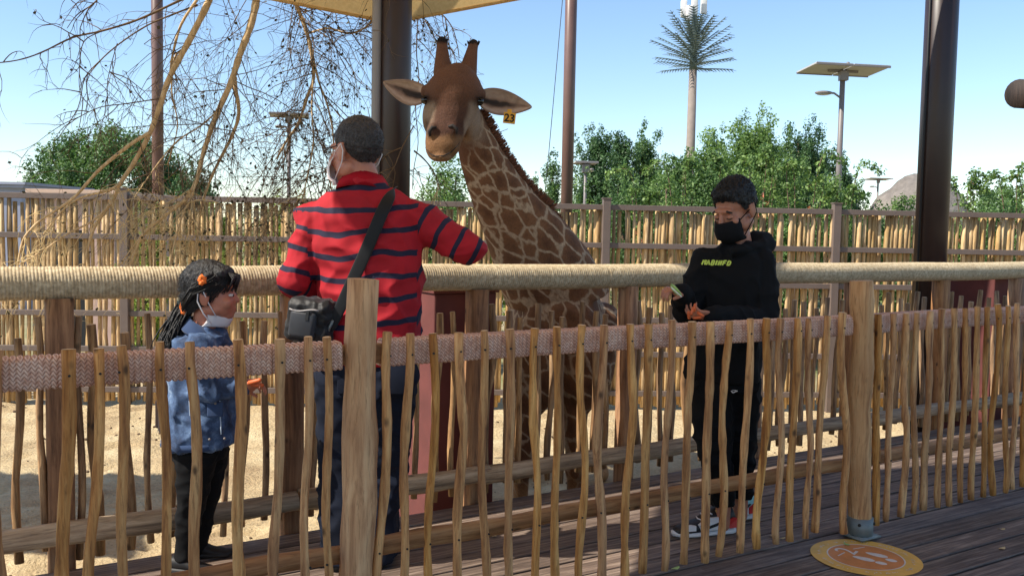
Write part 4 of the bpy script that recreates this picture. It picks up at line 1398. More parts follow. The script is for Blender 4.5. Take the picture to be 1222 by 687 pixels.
# small backpack
bp = px(205, 482, YG - 0.02)
bag2 = empty('backpack', bp - Vector((0, 0, 0.11)), 0, 'small dark brown bag hanging at the back of the girl in the denim jacket', 'bag')
MB().box((0, 0, 0.11), (0.034, 0.075, 0.105), None, 0.022).build('body', M['brown_bag'], bag2, True)
MB().box((-0.034, 0, 0.08), (0.012, 0.055, 0.055), None, 0.008).build('pocket', M['brown_bag'], bag2, True)
MB().tube([(0.03, -0.05, 0.21), (0.05, -0.07, 0.29), (0.09, -0.09, 0.33)], 0.008, 6).build('strap', M['brown_bag'], bag2)
MB().tube([(0.03, 0.05, 0.21), (0.05, 0.07, 0.29), (0.09, 0.09, 0.33)], 0.008, 6).build('strap', M['brown_bag'], bag2)
def carrot(p, d, L, r, label, grp):
    e = empty('carrot_stick', p, 0, label, 'carrot', grp)
    d = Vector(d).normalized()
    mesh('root', *tube([d * (-L / 2), d * (-L * 0.45), d * 0, d * (L * 0.4), d * (L / 2)], [r * 0.8, r, r * 0.97, r * 0.9, r * 0.6], 8), M['orange'], e)
    return e
carrot(px(304, 455, YG - 0.13), (0.8, -0.2, 0.25), 0.055, 0.009, 'longer carrot stick, tilted up, in the fist of the girl in denim', 'carrot sticks in the hand of the girl')
carrot(px(307, 459, YG - 0.12), (0.9, -0.1, -0.05), 0.05, 0.008, 'level carrot stick under the tilted one in the fist of the girl', 'carrot sticks in the hand of the girl')

# ------------------------------------------------------------------ BOY
YB = 4.08
O = Vector((px(866, 500, YB).x, YB - 0.02, 0))
boy = empty('person', O, 0, 'boy in black hoodie and black trousers, looking down at the food in his hands', 'person')
hc = px(877, 249, YB - 0.03)
HB = frame((-0.70, -0.58, -0.40))
BS = 1.03
sh = head_shapes(hc, HB, BS)
sh += [capsule(px(884, 296, YB), hc + Vector((0.012, 0.02, -0.06)), 0.054, 0.050)]
TU = Vector((0.93, -0.36, 0))
sh += [loft([ring(866, 450, 32, YB, 0.08, TU), ring(870, 380, 32, YB, 0.08, TU), ring(874, 320, 34, YB, 0.08, TU), ring(880, 302, 20, YB, 0.06, TU)])]
a1, e1, w1 = px(840, 312, YB + 0.0), px(820, 372, YB - 0.05), px(813, 349, YB - 0.24)
a2, e2, w2 = px(909, 314, YB - 0.04), px(912, 381, YB - 0.10), px(850, 377, YB - 0.27)
for a, b, c_ in ((a1, e1, w1), (a2, e2, w2)):
    sh += [capsule(a, b, 0.038, 0.033), capsule(b, c_, 0.033, 0.023)]
sh += hand_shapes(w1, frame((-0.85, -0.45, 0.22), (-0.15, -0.25, 0.95)), 0.88, (0.85, 0.9, 0.95, 1.0), (0.55, 0.8, -0.35), side=-1)
sh += hand_shapes(w2, frame((-0.97, -0.16, 0.10), (0.05, -0.55, -0.8)), 0.88, (0.55, 0.62, 0.68, 0.72), (0.6, 0.75, -0.35), side=-1)
h1, k1_, n1 = px(850, 450, YB - 0.02), px(851, 528, YB - 0.05), px(863, 604, YB - 0.03)
h2, k2_, n2 = px(882, 450, YB + 0.02), px(880, 532, YB + 0.04), px(884, 596, YB + 0.10)
for a, b, c_ in ((h1, k1_, n1), (h2, k2_, n2)):
    sh += [capsule(a, b, 0.064, 0.046), capsule(b, c_, 0.044, 0.034), capsule(c_, Vector((c_.x, c_.y, 0.05)), 0.034, 0.033)]
blob('body', sh, 0.0045, 3, M['skin_boy'], boy, O)
eyes(boy, hc, HB, BS, O, M['skin_boy'])
def boy_line(x, y, z):
    ys = [-0.12, -0.07, -0.045, -0.02, 0.012, 0.03, 0.055, 0.075, 0.1]
    zs = [-0.050, -0.045, -0.030, 0.014, 0.000, 0.006, 0.050, 0.058, 0.062]
    return float(np.interp(y, ys, zs))
hcap = hair_cap('hair', hc, HB, BS, O, M['hair_black'], boy, boy_line, [ellipsoid(hc + HB @ Vector((0, 0.03, 0.085)), (0.068, 0.062, 0.040), HB)], 0.006, 0.005, 0.012)
hair_spikes(boy, hcap, 6000, 0.010, 0.001, 6, M['hair_black'], (-0.2, -0.3, -0.2))
bmk = empty('face_mask', O, 0, 'black face mask worn by the boy in the black hoodie', 'face mask')
mask_panel(bmk, hc, HB, BS, O, M['mask_black'], 0.0)
for k in (-1, 1):
    MB().tube([hc + HB @ (Vector(p) * BS) - O for p in ((k * 0.056, 0.058, -0.030), (k * 0.076, 0.01, -0.004), (k * 0.086, -0.028, 0.012), (k * 0.084, -0.030, -0.028), (k * 0.064, 0.03, -0.085), (k * 0.056, 0.054, -0.104))], 0.0022, 6).build('ear_loop', M['mask_black'], bmk)
# hoodie
sh = [loft([ring(861, 452, 44, YB - 0.01, 0.135, TU), ring(862, 440, 45, YB - 0.01, 0.140, TU), ring(866, 410, 42, YB, 0.135, TU), ring(870, 365, 42, YB, 0.125, TU), ring(873, 330, 44, YB, 0.120, TU), ring(875, 312, 41, YB, 0.105, TU), ring(878, 300, 30, YB, 0.085, TU), ring(881, 292, 20, YB, 0.070, TU)], 26),
      capsule(a1, e1, 0.062, 0.056), capsule(e1, w1, 0.055, 0.040), capsule(a2, e2, 0.066, 0.060), capsule(e2, w2, 0.058, 0.042), capsule(a1, a2, 0.060, 0.062)]
# hood lying behind the neck
hb_ = px(896, 292, YB + 0.06)
sh += [ellipsoid(hb_, (0.095, 0.075, 0.050)), capsule(px(918, 292, YB), px(878, 300, YB - 0.10), 0.034, 0.028), capsule(px(872, 296, YB - 0.02), px(878, 300, YB - 0.10), 0.030, 0.028), ellipsoid(px(905, 288, YB + 0.03), (0.062, 0.06, 0.045))]
blob('hoodie', sh, 0.006, 4, M['black_cloth'], boy, O, folds(0.011, (8, 8, 12), 1.0))
# chest print: slanted lime block characters
FV = Vector((-TU.y, TU.x, 0)); FV = -FV if FV.y > 0 else FV       # chest normal towards the viewer
def print_strokes(c, strokes, sc, mat, parent, out, name):
    mb = MB()
    for (x0, y0, x1, y1, w) in strokes:
        a = c + TU * (x0 * sc) + Vector((0, 0, y0 * sc)) + out(x0 * sc)
        b = c + TU * (x1 * sc) + Vector((0, 0, y1 * sc)) + out(x1 * sc)
        d = (b - a).normalized(); sd = d.cross(FV).normalized() * (w * sc / 2)
        th = FV * 0.002
        mb.add([a - sd - O, a + sd - O, b + sd - O, b - sd - O, a - sd + th - O, a + sd + th - O, b + sd + th - O, b - sd + th - O], [(0, 1, 2, 3), (7, 6, 5, 4), (0, 4, 5, 1), (1, 5, 6, 2), (2, 6, 7, 3), (3, 7, 4, 0)])
    return mb.build(name, mat, parent, False)
stk = []
x = -3.1
for g_ in ('M', 'A', 'B', 'I', 'N', 'E', 'D'):
    L = {'M': [(0, 0, .35, 1), (.35, 1, .45, .45), (.45, .45, .85, 1), (.6, 0, .95, 1)], 'A': [(0, 0, .5, 1), (.5, 1, .65, 0), (.2, .4, .6, .4)], 'B': [(0, 0, .35, 1), (.35, 1, .8, .9), (.2, .52, .7, .55), (0, 0, .55, .08), (.55, .08, .7, .55), (.7, .55, .8, .9)],
         'I': [(0.05, 0, .4, 1)], 'N': [(0, 0, .35, 1), (.35, 1, .5, 0), (.5, 0, .85, 1)], 'E': [(0, 0, .35, 1), (.35, .95, .85, .95), (.18, .5, .62, .5)], 'D': [(0, 0, .35, 1), (.35, .95, .8, .8), (.8, .8, .55, .1), (0, .05, .55, .1)]}[g_]
    stk += [(x + p[0], p[1], x + p[2], p[3], 0.30) for p in L]
    x += 0.55 if g_ == 'I' else 0.95
cpr = px(856, 316, YB - 0.135) + Vector((0, 0, 0))
print_strokes(cpr, stk, 0.0200, M['lime'], boy, lambda xx: FV * 0.022, 'chest_print')
sh = [loft([ring(866, 445, 38, YB, 0.115, TU), ring(866, 462, 39, YB, 0.118, TU)])]
for a, b, c_, ww in ((h1, k1_, n1, 0.100), (h2, k2_, n2, 0.100)):
    sh.append(loft([(a, TU * ww, FV * 0.105), (b, TU * 0.078, FV * 0.080), (c_ + Vector((0, 0, 0.01)), TU * 0.052, FV * 0.058)]))
blob('trousers', sh, 0.007, 3, M['black_trouser'], boy, O, folds(0.013, (8, 8, 13), 6.0))
pl_ = px(877, 466, YB - 0.10)
print_strokes(pl_, [(-1.0, 0.35, -0.4, -0.35, 0.4), (-0.4, -0.35, 1.3, 0.5, 0.35), (-0.6, 0.6, 0.9, 0.62, 0.25)], 0.0115, M['print_white'], boy, lambda xx: FV * 0.03, 'trouser_print')
# sneakers
sheel = gnd(874, 634); stoe = gnd(803, 640)
M['red'] = plain('red_leather', S(196, 40, 38), 0.4, 0.05, 30, 0.05)
M['teal'] = plain('pale_teal_leather', S(150, 204, 204), 0.45, 0.05, 30, 0.05)
M['white_leather'] = plain('white_leather', S(214, 214, 216), 0.4, 0.04, 30, 0.05)
M['black_leather'] = plain('black_leather', S(26, 26, 30), 0.4, 0.08, 30, 0.1)
M['tan_lace'] = plain('tan_lining', S(206, 150, 84), 0.6, 0.08, 30, 0.1)
def sneaker(heel, toe, upper):
    o, d, sd, L = shoe('sneaker', heel, toe, 0.098, 0.125, (upper, M['white_leather']), boy, O)
    if sd.y > 0: sd = -sd
    H = Vector(heel) - O
    def pt(k, z, off): return H + d * (L * k) + Vector((0, 0, z)) + sd * off
    def panel(nm, outl, mat, n=1):
        v = [pt(k, z, off) for k, z, off in outl]
        v2 = [p - sd * 0.012 for p in v]
        m_ = len(v)
        f = [tuple(range(m_)), tuple(range(2 * m_ - 1, m_ - 1, -1))] + [(i, (i + 1) % m_, m_ + (i + 1) % m_, m_ + i) for i in range(m_)]
        return mesh(nm, v + v2, f, mat, o, False)
    panel('heel_panel', [(0.0, 0.035, 0.046), (0.20, 0.035, 0.050), (0.22, 0.062, 0.050), (0.08, 0.082, 0.046), (0.0, 0.075, 0.040)], M['red'])
    panel('side_panel', [(0.22, 0.034, 0.0515), (0.62, 0.032, 0.0515), (0.66, 0.060, 0.050), (0.52, 0.086, 0.048), (0.34, 0.090, 0.049), (0.23, 0.066, 0.051)], M['white_leather'])
    panel('toe_panel', [(0.70, 0.034, 0.0485), (0.90, 0.032, 0.043), (0.92, 0.046, 0.040), (0.78, 0.060, 0.044), (0.70, 0.056, 0.047)], M['white_leather'])
    sw = [(0.18, 0.082, 0.054), (0.26, 0.066, 0.054), (0.38, 0.050, 0.054), (0.50, 0.040, 0.054), (0.60, 0.042, 0.054), (0.64, 0.056, 0.053), (0.60, 0.064, 0.053), (0.55, 0.054, 0.054), (0.48, 0.054, 0.054), (0.38, 0.062, 0.054)]
    panel('side_mark', sw, M['black_leather'])
    MB().tube([pt(0.12, 0.118, 0.030), pt(0.25, 0.124, 0.036), pt(0.36, 0.112, 0.034)], 0.007, 6).build('collar_lining', M['tan_lace'], o)
    for k in range(4):
        MB().tube([pt(0.42 + k * 0.07, 0.100 - k * 0.014, 0.034), pt(0.46 + k * 0.07, 0.104 - k * 0.015, 0.0), pt(0.42 + k * 0.07, 0.100 - k * 0.014, -0.034)], 0.0035, 5).build('lace', M['white_leather'], o)
    return o
sneaker(sheel, stoe, M['black_leather'])
h2_ = gnd(897, 616); t2_ = gnd(838, 626)
sneaker(h2_, t2_, M['teal'])
# food in the hands
lf = empty('lettuce_leaf', px(803, 346, YB - 0.30), 0, 'pale green lettuce piece pinched in the raised hand of the boy', 'lettuce')
v, f = [], []
for j in range(6):
    for i in range(9):
        a, b = i / 8, (j / 5 - 0.5) * 2
        w_ = 0.016 * math.sin(math.pi * min(1, a * 0.85 + 0.15))
        v.append(Vector((-0.012 + a * 0.045, -0.012 - 0.010 * b * b + 0.003 * math.sin(a * 14), 0.014 - a * 0.040 + b * w_ * 0.8 + b * b * 0.006)))
for j in range(5):
    for i in range(8):
        q_ = j * 9 + i
        f.append((q_, q_ + 1, q_ + 10, q_ + 9))
o_ = mesh('leaf_blade', v, f, M['lettuce'], lf); md = o_.modifiers.new('s', 'SOLIDIFY'); md.thickness = 0.002
MB().tube([(-0.012, -0.018, 0.014), (0.033, -0.022, -0.026)], 0.0028, 6).build('leaf_rib', M['white'], lf)
for i, (x_, y_, d_) in enumerate(((829, 367, (0.1, -0.1, 1)), (822, 376, (-0.2, -0.3, 0.9)), (832, 379, (0.9, -0.4, 0.1)), (836, 375, (0.6, -0.5, -0.4)), (826, 371, (0.3, 0.2, 0.9)))):
    carrot(px(x_, y_, YB - 0.325), d_, 0.034, 0.0066, ['upright carrot stick poking out of the open hand of the boy', 'carrot stick leaning on the fingertips of the boy', 'carrot stick lying level across the palm of the boy', 'carrot stick sloping down towards the wrist of the boy', 'carrot stick tilted back behind the upright one in the hand of the boy'][i], 'carrot sticks in the hand of the boy')
# ================================================================== GIRAFFE
t = NT('giraffe_coat')
bc_ = t.attr('coat', 'Color')
pm = t.attr('patch')
pv = t.attr('pcoord', 'Vector')
nz = t.new('ShaderNodeTexNoise'); nz.inputs['Scale'].default_value = 1.7; nz.inputs['Detail'].default_value = 4; nz.inputs['Roughness'].default_value = 0.5
t.l(pv, nz.inputs['Vector'])
ad = t.new('ShaderNodeVectorMath', operation='MULTIPLY_ADD')
t.l(nz.outputs['Color'], ad.inputs[0]); ad.inputs[1].default_value = (0.5, 0.5, 0.5); t.l(pv, ad.inputs[2])
vo = t.new('ShaderNodeTexVoronoi', feature='DISTANCE_TO_EDGE')
vo.inputs['Scale'].default_value = 1.0
vo.inputs['Randomness'].default_value = 0.78
t.l(ad.outputs[0], vo.inputs['Vector'])
edge = t.rng(vo.outputs['Distance'], 0.03, 0.095, 1.0, 0.0)
vc = t.new('ShaderNodeTexVoronoi', feature='F1'); vc.inputs['Scale'].default_value = 1.0; vc.inputs['Randomness'].default_value = 0.78
t.l(ad.outputs[0], vc.inputs['Vector'])
g = t.noise(t.coords(), 35, 5, 0.65)
brown = t.ramp(t.rng(vc.outputs['Distance'], 0.0, 0.6, 0.0, 1.0), [(0.0, S(88, 59, 42)), (1.0, S(120, 85, 60))])
brown = t.hsv(brown, val=t.rng(g, 0.3, 0.7, 0.82, 1.15))
cream = t.ramp(g, [(0.3, S(148, 127, 104)), (0.7, S(182, 160, 134))])
pat = t.mix(edge, brown, cream)
c = t.mix(pm, bc_, pat)
t.color(t.hsv(c, val=t.rng(t.noise(t.coords((1, 1, 0.3)), 240, 4, 0.75), 0.3, 0.7, 0.72, 1.25)))
hb = t.new('ShaderNodeMath', operation='MULTIPLY_ADD')
t.l(t.noise(t.coords((1, 1, 1)), 34, 6, 0.75, 0.6), hb.inputs[0]); hb.inputs[1].default_value = 2.0
t.l(t.noise(t.coords((1, 1, 0.35)), 260, 3, 0.7), hb.inputs[2])
t.bump(hb.outputs[0], 0.6, 0.006)
t.b.inputs['Specular IOR Level'].default_value = 0.2
M['giraffe'] = t.set(Roughness=0.75)
t = NT('giraffe_ear')
co = t.coords()
g = t.noise(co, 14, 5, 0.6, 0.4)
c = t.ramp(t.attr('inner'), [(0.0, S(112, 82, 62)), (0.40, S(192, 168, 150)), (0.58, S(150, 122, 104)), (0.74, S(60, 46, 40)), (0.95, S(28, 22, 20))])
t.color(t.hsv(c, val=t.rng(g, 0.3, 0.7, 0.75, 1.15)))
t.bump(t.noise(co, 120, 4, 0.7), 0.3, 0.004)
M['gear'] = t.set(Roughness=0.8)
M['gdark'] = plain('dark_horn_hair', S(30, 24, 22), 0.8, 0.2, 60, 0.5)
M['mane'] = plain('mane_hair', S(104, 62, 38), 0.8, 0.25, 30, 0.3)
M['tag_yellow'] = plain('yellow_ear_tag', S(226, 166, 38), 0.5, 0.06, 20, 0.0)
M['eyegloss'] = plain('dark_glossy_eye', S(14, 10, 9), 0.08, 0.02, 20, 0.0)

YH = 5.0
GO = Vector((px(655, 400, 5.75).x, 5.75, SAND))
gir = empty('giraffe', GO, 0, 'giraffe with brown patches standing behind the barrier, looking over it', 'giraffe')
def gring(xc, y, hw, Y, dep):
    c = px(xc, y, Y)
    return (c, Vector((hw * Y / FPX, 0, 0)), Vector((0, dep, 0)))
sh = []
# skull, hanging face first towards the viewer
sh.append(loft([gring(546, 79, 12, YH + .04, .07), gring(545, 86, 22, YH + .01, .115), gring(543, 97, 30, YH - .01, .155), gring(542, 108, 35, YH - .015, .165), gring(541, 117, 34, YH - .02, .16), gring(539, 130, 30, YH - .03, .145), gring(536, 145, 26, YH - .06, .125), gring(532, 158, 23.5, YH - .095, .11), gring(529, 170, 21.5, YH - .12, .095), gring(527.5, 181, 19.5, YH - .135, .082), gring(526, 189, 14, YH - .13, .06), gring(525.5, 193, 7, YH - .125, .03)], 26, 2.1))
# cheek / jaw on the side turned to the viewer
sh.append(ellipsoid(px(560, 142, YH + .09), (0.062, 0.13, 0.12)))
sh.append(ellipsoid(px(514, 140, YH + .06), (0.045, 0.10, 0.10)))
sh.append(ellipsoid(px(547, 92, YH - .05), (0.085, 0.10, 0.075)))
# brow ridges over the eyes
sh.append(ellipsoid(px(510, 110, YH + .0), (0.036, 0.085, 0.040)))
sh.append(ellipsoid(px(572, 113, YH + .01), (0.036, 0.085, 0.040)))
# nostril pads, lips
sh.append(ellipsoid(px(516, 157, YH - .185), (0.032, 0.030, 0.045)))
sh.append(ellipsoid(px(540, 156, YH - .18), (0.032, 0.030, 0.045)))
sh.append(ellipsoid(px(528, 173, YH - .175), (0.080, 0.045, 0.046)))
sh.append(ellipsoid(px(527, 188, YH - .17), (0.052, 0.060, 0.024)))
# ossicones
sh.append(capsule(px(528.5, 88, YH + .04), px(527.5, 52, YH + .08), 0.054, 0.029))
sh.append(capsule(px(527.5, 60, YH + .075), px(527.5, 50, YH + .08), 0.029, 0.031))
sh.append(capsule(px(557.5, 90, YH + .04), px(564.5, 55, YH + .09), 0.054, 0.028))
sh.append(capsule(px(563.5, 62, YH + .085), px(565, 53, YH + .09), 0.028, 0.030))
# neck, leaning back to the shoulders
def nr(x0, x1, y, Y, dep, tilt=0.45):
    a, b = px(x0, y + (x1 - x0) * tilt * 0.5, Y), px(x1, y - (x1 - x0) * tilt * 0.5, Y)
    return ((a + b) / 2, (b - a) / 2, Vector((0, dep, 0.25 * dep)))
def n2(l, r_, Y, dep):
    a, b = px(*l, Y), px(*r_, Y)
    return ((a + b) / 2, (b - a) / 2, Vector((0, dep, 0.25 * dep)))
neck = [n2((541, 148), (573, 130), YH + .12, .09), n2((545, 170), (583, 151), YH + .16, .09), n2((549, 194), (598, 177), YH + .21, .10), n2((557, 222), (619, 208), YH + .29, .125), n2((567, 252), (644, 236), YH + .38, .15), n2((579, 284), (672, 262), YH + .48, .18), n2((590, 320), (702, 298), YH + .60, .22), n2((603, 362), (728, 345), YH + .72, .26)]
sh.append(loft(neck, 26, 2.1))
# trunk running back from the chest
def tr_(x, y, Y, hw, hz): return (px(x, y, 5.6) + Vector((0, Y - 5.6, 0)), Vector((hw, 0, 0)), Vector((0, 0, hz)))
sh.append(loft([tr_(668, 412, 5.42, .15, .24), tr_(668, 408, 5.52, .24, .36), tr_(669, 404, 5.75, .29, .43), tr_(668, 404, 6.1, .31, .45), tr_(666, 406, 6.6, .32, .43), tr_(664, 404, 7.1, .30, .40), tr_(662, 398, 7.45, .23, .31), tr_(662, 396, 7.58, .12, .2)], 26, 2.2))
sh.append(ellipsoid(px(640, 430, 5.50), (0.14, 0.16, 0.34)))
sh.append(ellipsoid(px(694, 430, 5.50), (0.14, 0.16, 0.34)))
def leg(x, Y, zt, dx=0.0, hind=False):
    X = px(x, 500, Y).x
    Z = SAND
    if not hind:
        return [capsule((X, Y, zt), (X + dx * .4, Y - .02, Z + .56), 0.095, 0.058), capsule((X + dx * .4, Y - .02, Z + .58), (X + dx * .4, Y - .03, Z + .50), 0.064, 0.060),
                capsule((X + dx * .4, Y - .02, Z + .5), (X + dx, Y, Z + .12), 0.050, 0.042), capsule((X + dx, Y, Z + .13), (X + dx, Y - .04, Z + .05), 0.048, 0.062)]
    return [capsule((X, Y, zt), (X, Y - .12, Z + 0.85), 0.15, 0.085), capsule((X, Y - .12, Z + .85), (X, Y + .10, Z + .52), 0.078, 0.056), capsule((X, Y + .10, Z + .52), (X + dx, Y + .04, Z + .12), 0.050, 0.042), capsule((X + dx, Y + .04, Z + .13), (X + dx, Y, Z + .05), 0.048, 0.062)]
sh += leg(624, 5.46, 0.55, -0.01) + leg(686, 5.50, 0.55, 0.01) + leg(636, 7.2, 0.65, 0, True) + leg(716, 7.1, 0.65, 0.02, True)
tl_ = px(662, 380, 5.6) + Vector((0, 1.95, 0))
sh += [capsule(tl_, tl_ + Vector((0, 0.08, -0.5)), 0.035, 0.02), capsule(tl_ + Vector((0, 0.08, -0.5)), tl_ + Vector((0, 0.06, -0.85)), 0.02, 0.015)]
body = blob('body', sh, 0.0085, 9, M['giraffe'], gir, GO)
me = body.data
# coat attributes
n = len(me.vertices)
co = np.zeros(n * 3); me.vertices.foreach_get('co', co); co = co.reshape(-1, 3) + np.array(GO)
def proj(P):
    d = P - np.array(CAMP)
    zf = d @ np.array(_F)
    return 611 + FPX * (d @ np.array(ax_r)) / zf, 343.5 - FPX * (d @ np.array(ax_u)) / zf
pxx, pyy = proj(co)
ishead = (co[:, 1] < YH + 0.30) & (pyy < 200)
# axis of the face, from the forehead to the lips
def sstep(x, a, b): 
    k = np.clip((x - a) / (b - a), 0, 1); return k * k * (3 - 2 * k)
brown = np.array(S(108, 74, 55)[:3]); dkb = np.array(S(66, 42, 32)[:3]); creamc = np.array(S(140, 120, 102)[:3]); muzz = np.array(S(118, 86, 58)[:3]); dark = np.array(S(36, 28, 26)[:3]); lip = np.array(S(124, 96, 70)[:3])
colr = np.tile(brown, (n, 1))
nn = np.array([noise.noise((p[0] * 14, p[1] * 14, p[2] * 14)) for p in co]) if n < 400000 else np.zeros(n)
def blend(c, w):
    global colr
    colr = colr * (1 - w[:, None]) + np.array(c) * w[:, None]
# pale cheeks on both sides of the nose stripe
wch = sstep(pyy + 3 * nn, 118, 126) * (1 - sstep(pyy, 165, 178)) * sstep(np.abs(pxx - (541 - (pyy - 120) * 0.17)) + 5 * nn, 16, 24)
wst = sstep(pyy, 88, 140) * (co[:, 1] < YH + .05)
blend(np.array(S(80, 54, 42)[:3]), wst)  # snout painted darker to offset the brighter light it catches
blend(creamc, np.clip(wch, 0, 1))
wnose = sstep(pyy, 138, 148) * (1 - sstep(pyy, 160, 167)) * (np.abs(pxx - 529) < 24)
blend(dkb, np.clip(0.85 * wnose * (0.75 + 0.6 * nn), 0, 1))
blend(muzz, sstep(pyy + 3 * nn, 158, 166) * (co[:, 1] < YH - .02))
blend(lip, sstep(pyy, 184, 189) * (co[:, 1] < YH))
blend(dark, (1 - sstep(pyy, 49, 54)) * 1.0)
weye = np.maximum(np.exp(-(((pxx - 508) / 8) ** 2 + ((pyy - 119) / 6) ** 2)), np.exp(-(((pxx - 573) / 8) ** 2 + ((pyy - 121) / 6) ** 2)))
blend(dkb * 0.5, np.clip(weye * 1.1, 0, 1) * (co[:, 1] < YH + .1))
headness = (1 - sstep((pyy - 128) - (pxx - 548) * 1.1 + 4 * nn, -6, 8)) 
# neck region begins behind the jaw: distance behind the head
backness = sstep(co[:, 1] - (YH + 0.08), -0.02, 0.05)
onneck = np.clip(np.maximum(sstep(pyy, 192, 200), backness * sstep(pxx, 552, 566) * sstep(pyy, 118, 132)), 0, 1)
patch = onneck
low = 1 - sstep(co[:, 2], SAND + 0.25, SAND + 0.7)
ca = me.color_attributes.new('coat', 'FLOAT_COLOR', 'POINT')
legc = np.array(S(176, 142, 104)[:3])
colr = colr * (1 - low[:, None]) + legc * low[:, None]
patch = patch * (1 - low * 0.85)
ca.data.foreach_set('color', np.concatenate([colr, np.ones((n, 1))], 1).astype(np.float32).ravel())
pa = me.attributes.new('patch', 'FLOAT', 'POINT'); pa.data.foreach_set('value', patch.astype(np.float32))
k = np.interp(co[:, 2], [-0.6, 0.2, 1.0, 1.4, 1.7, 2.1], [9.0, 6.5, 6.2, 6.8, 8.5, 11.5])
# stretch patches along the neck direction
base = np.array(GO)
rel = co - np.array([0.0, 5.5, 1.2])
zz = np.interp(co[:, 2], np.linspace(-0.7, 2.6, 60), np.cumsum(np.interp(np.linspace(-0.7, 2.6, 60), [-0.6, 0.2, 1.0, 1.4, 1.7, 2.1], [9.0, 6.5, 6.2, 6.8, 8.5, 11.5])) * (3.3 / 59))
dx = rel[:, 0] + 0.42 * rel[:, 2]
pc = np.stack([dx * k * 1.5, rel[:, 1] * k * 1.1, zz * 1.12], 1)
va_ = me.attributes.new('pcoord', 'FLOAT_VECTOR', 'POINT'); va_.data.foreach_set('vector', pc.astype(np.float32).ravel())
# ears
def ear(base_, tip_, wtop, wbot, Yb, Yt):
    b, tpt = px(*base_, Yb), px(*tip_, Yt)
    ax = (tpt - b); L = ax.length; ax.normalize()
    upv = (Vector((0, 0, 1)) - ax * ax.z).normalized()
    nv = Vector((0, -1, 0))
    v, f, inn = [], [], []
    NU, NV = 15, 11
    for i in range(NU):
        u = i / (NU - 1)
        prof = math.sin(math.pi * min(1, 0.10 + 0.90 * u) ** 0.75) ** 0.8 if u < 1 else 0.0
        prof = max(prof, 0.28 * (1 - u))
        for j in range(NV):
            a = (j / (NV - 1) - 0.5) * 2
            w_ = (wtop if a > 0 else wbot) * prof
            cup = -0.045 * (1 - a * a) * prof
            v.append(b + ax * (L * u) + upv * (a * w_) - nv * (-cup) * 1.0 - GO + nv * 0.0)
            d_ = abs(a + 0.25 - 0.2 * u)
            core = max(0.0, 1 - d_ / 0.55) * max(0.0, 1 - u * 0.95) ** 0.6
            inn.append(0.42 + 0.58 * core + 0.12 * noise.noise((u * 9, a * 4, b.x * 7)) if abs(a) < 0.9 else 0.15)
    for i in range(NU - 1):
        for j in range(NV - 1):
            q = i * NV + j
            f.append((q, q + 1, q + NV + 1, q + NV))
    o = mesh('ear', v, f, M['gear'], gir)
    at_ = o.data.attributes.new('inner', 'FLOAT', 'POINT'); at_.data.foreach_set('value', inn)
    md = o.modifiers.new('s', 'SOLIDIFY'); md.thickness = 0.012; md.offset = 0
    md = o.modifiers.new('b', 'SUBSURF'); md.levels = 1; md.render_levels = 1
    return o
ear((508, 112), (457, 98), 0.050, 0.084, YH + .06, YH + .10)
er = ear((574, 116), (635, 128), 0.066, 0.078, YH + .07, YH + .13)
# eyes, lashes, nostrils, mouth
for (x, y, Y) in ((508.5, 119.5, YH - .07), (571.5, 121, YH - .055)):
    e = mesh('eye', *ellipsoid(px(x, y, Y) - GO, (0.028, 0.026, 0.024), None, 16, 10), M['eyegloss'], gir)
    mb = MB()
    for j in range(12):
        a = -0.6 + 1.2 * j / 11
        p = px(x + 6.0 * math.sin(a), y - 4.5 * math.cos(a), Y - 0.024)
        mb.tube([p - GO, p + Vector((0.028 * math.sin(a) * 1.2, -0.03, -0.012 + 0.004 * math.cos(a))) - GO], [0.0026, 0.0008], 4)
    mb.build('eyelash', M['gdark'], e)
def surf_y(x, y):
    """depth of the coat at a pixel of the head"""
    d = (pxx - x) ** 2 + (pyy - y) ** 2
    i = np.where((d < 9) & (co[:, 1] < YH + 0.12))[0]
    return float(co[i, 1].min()) if len(i) else YH - .2
for sgn, pts in ((1, [(513, 163), (512, 157), (516, 152), (521, 152)]), (-1, [(545, 160), (545, 154), (540, 150), (535, 151)])):
    MB().tube([px(x, y, surf_y(x, y) - 0.001) - GO for x, y in pts], [0.005, 0.009, 0.010, 0.005], 8).build('nostril', M['gdark'], gir)
MB().tube([px(x, y, surf_y(x, y) + 0.001) - GO for x, y in ((507.5, 176), (512, 183), (520, 186.5), (529, 186), (538, 182), (545, 175), (549, 169))], [0.001, 0.0025, 0.003, 0.003, 0.0028, 0.0022, 0.001], 8).build('mouth', M['gdark'], gir)
for x, y, Y in ((527.5, 48, YH + .08), (565, 51, YH + .09)):
    mb = MB()
    q = random.Random(int(x))
    for k_ in range(70):
        a = q.uniform(0, 6.28); r_ = 0.028 * math.sqrt(q.random())
        p = px(x, y + 1.5, Y) + Vector((math.cos(a) * r_, math.sin(a) * r_, -0.006))
        mb.tube([p - GO, p + Vector((math.cos(a) * 0.010, math.sin(a) * 0.010, q.uniform(0.012, 0.024))) - GO], [0.0035, 0.001], 4)
    mb.build('horn_tuft', M['gdark'], gir)
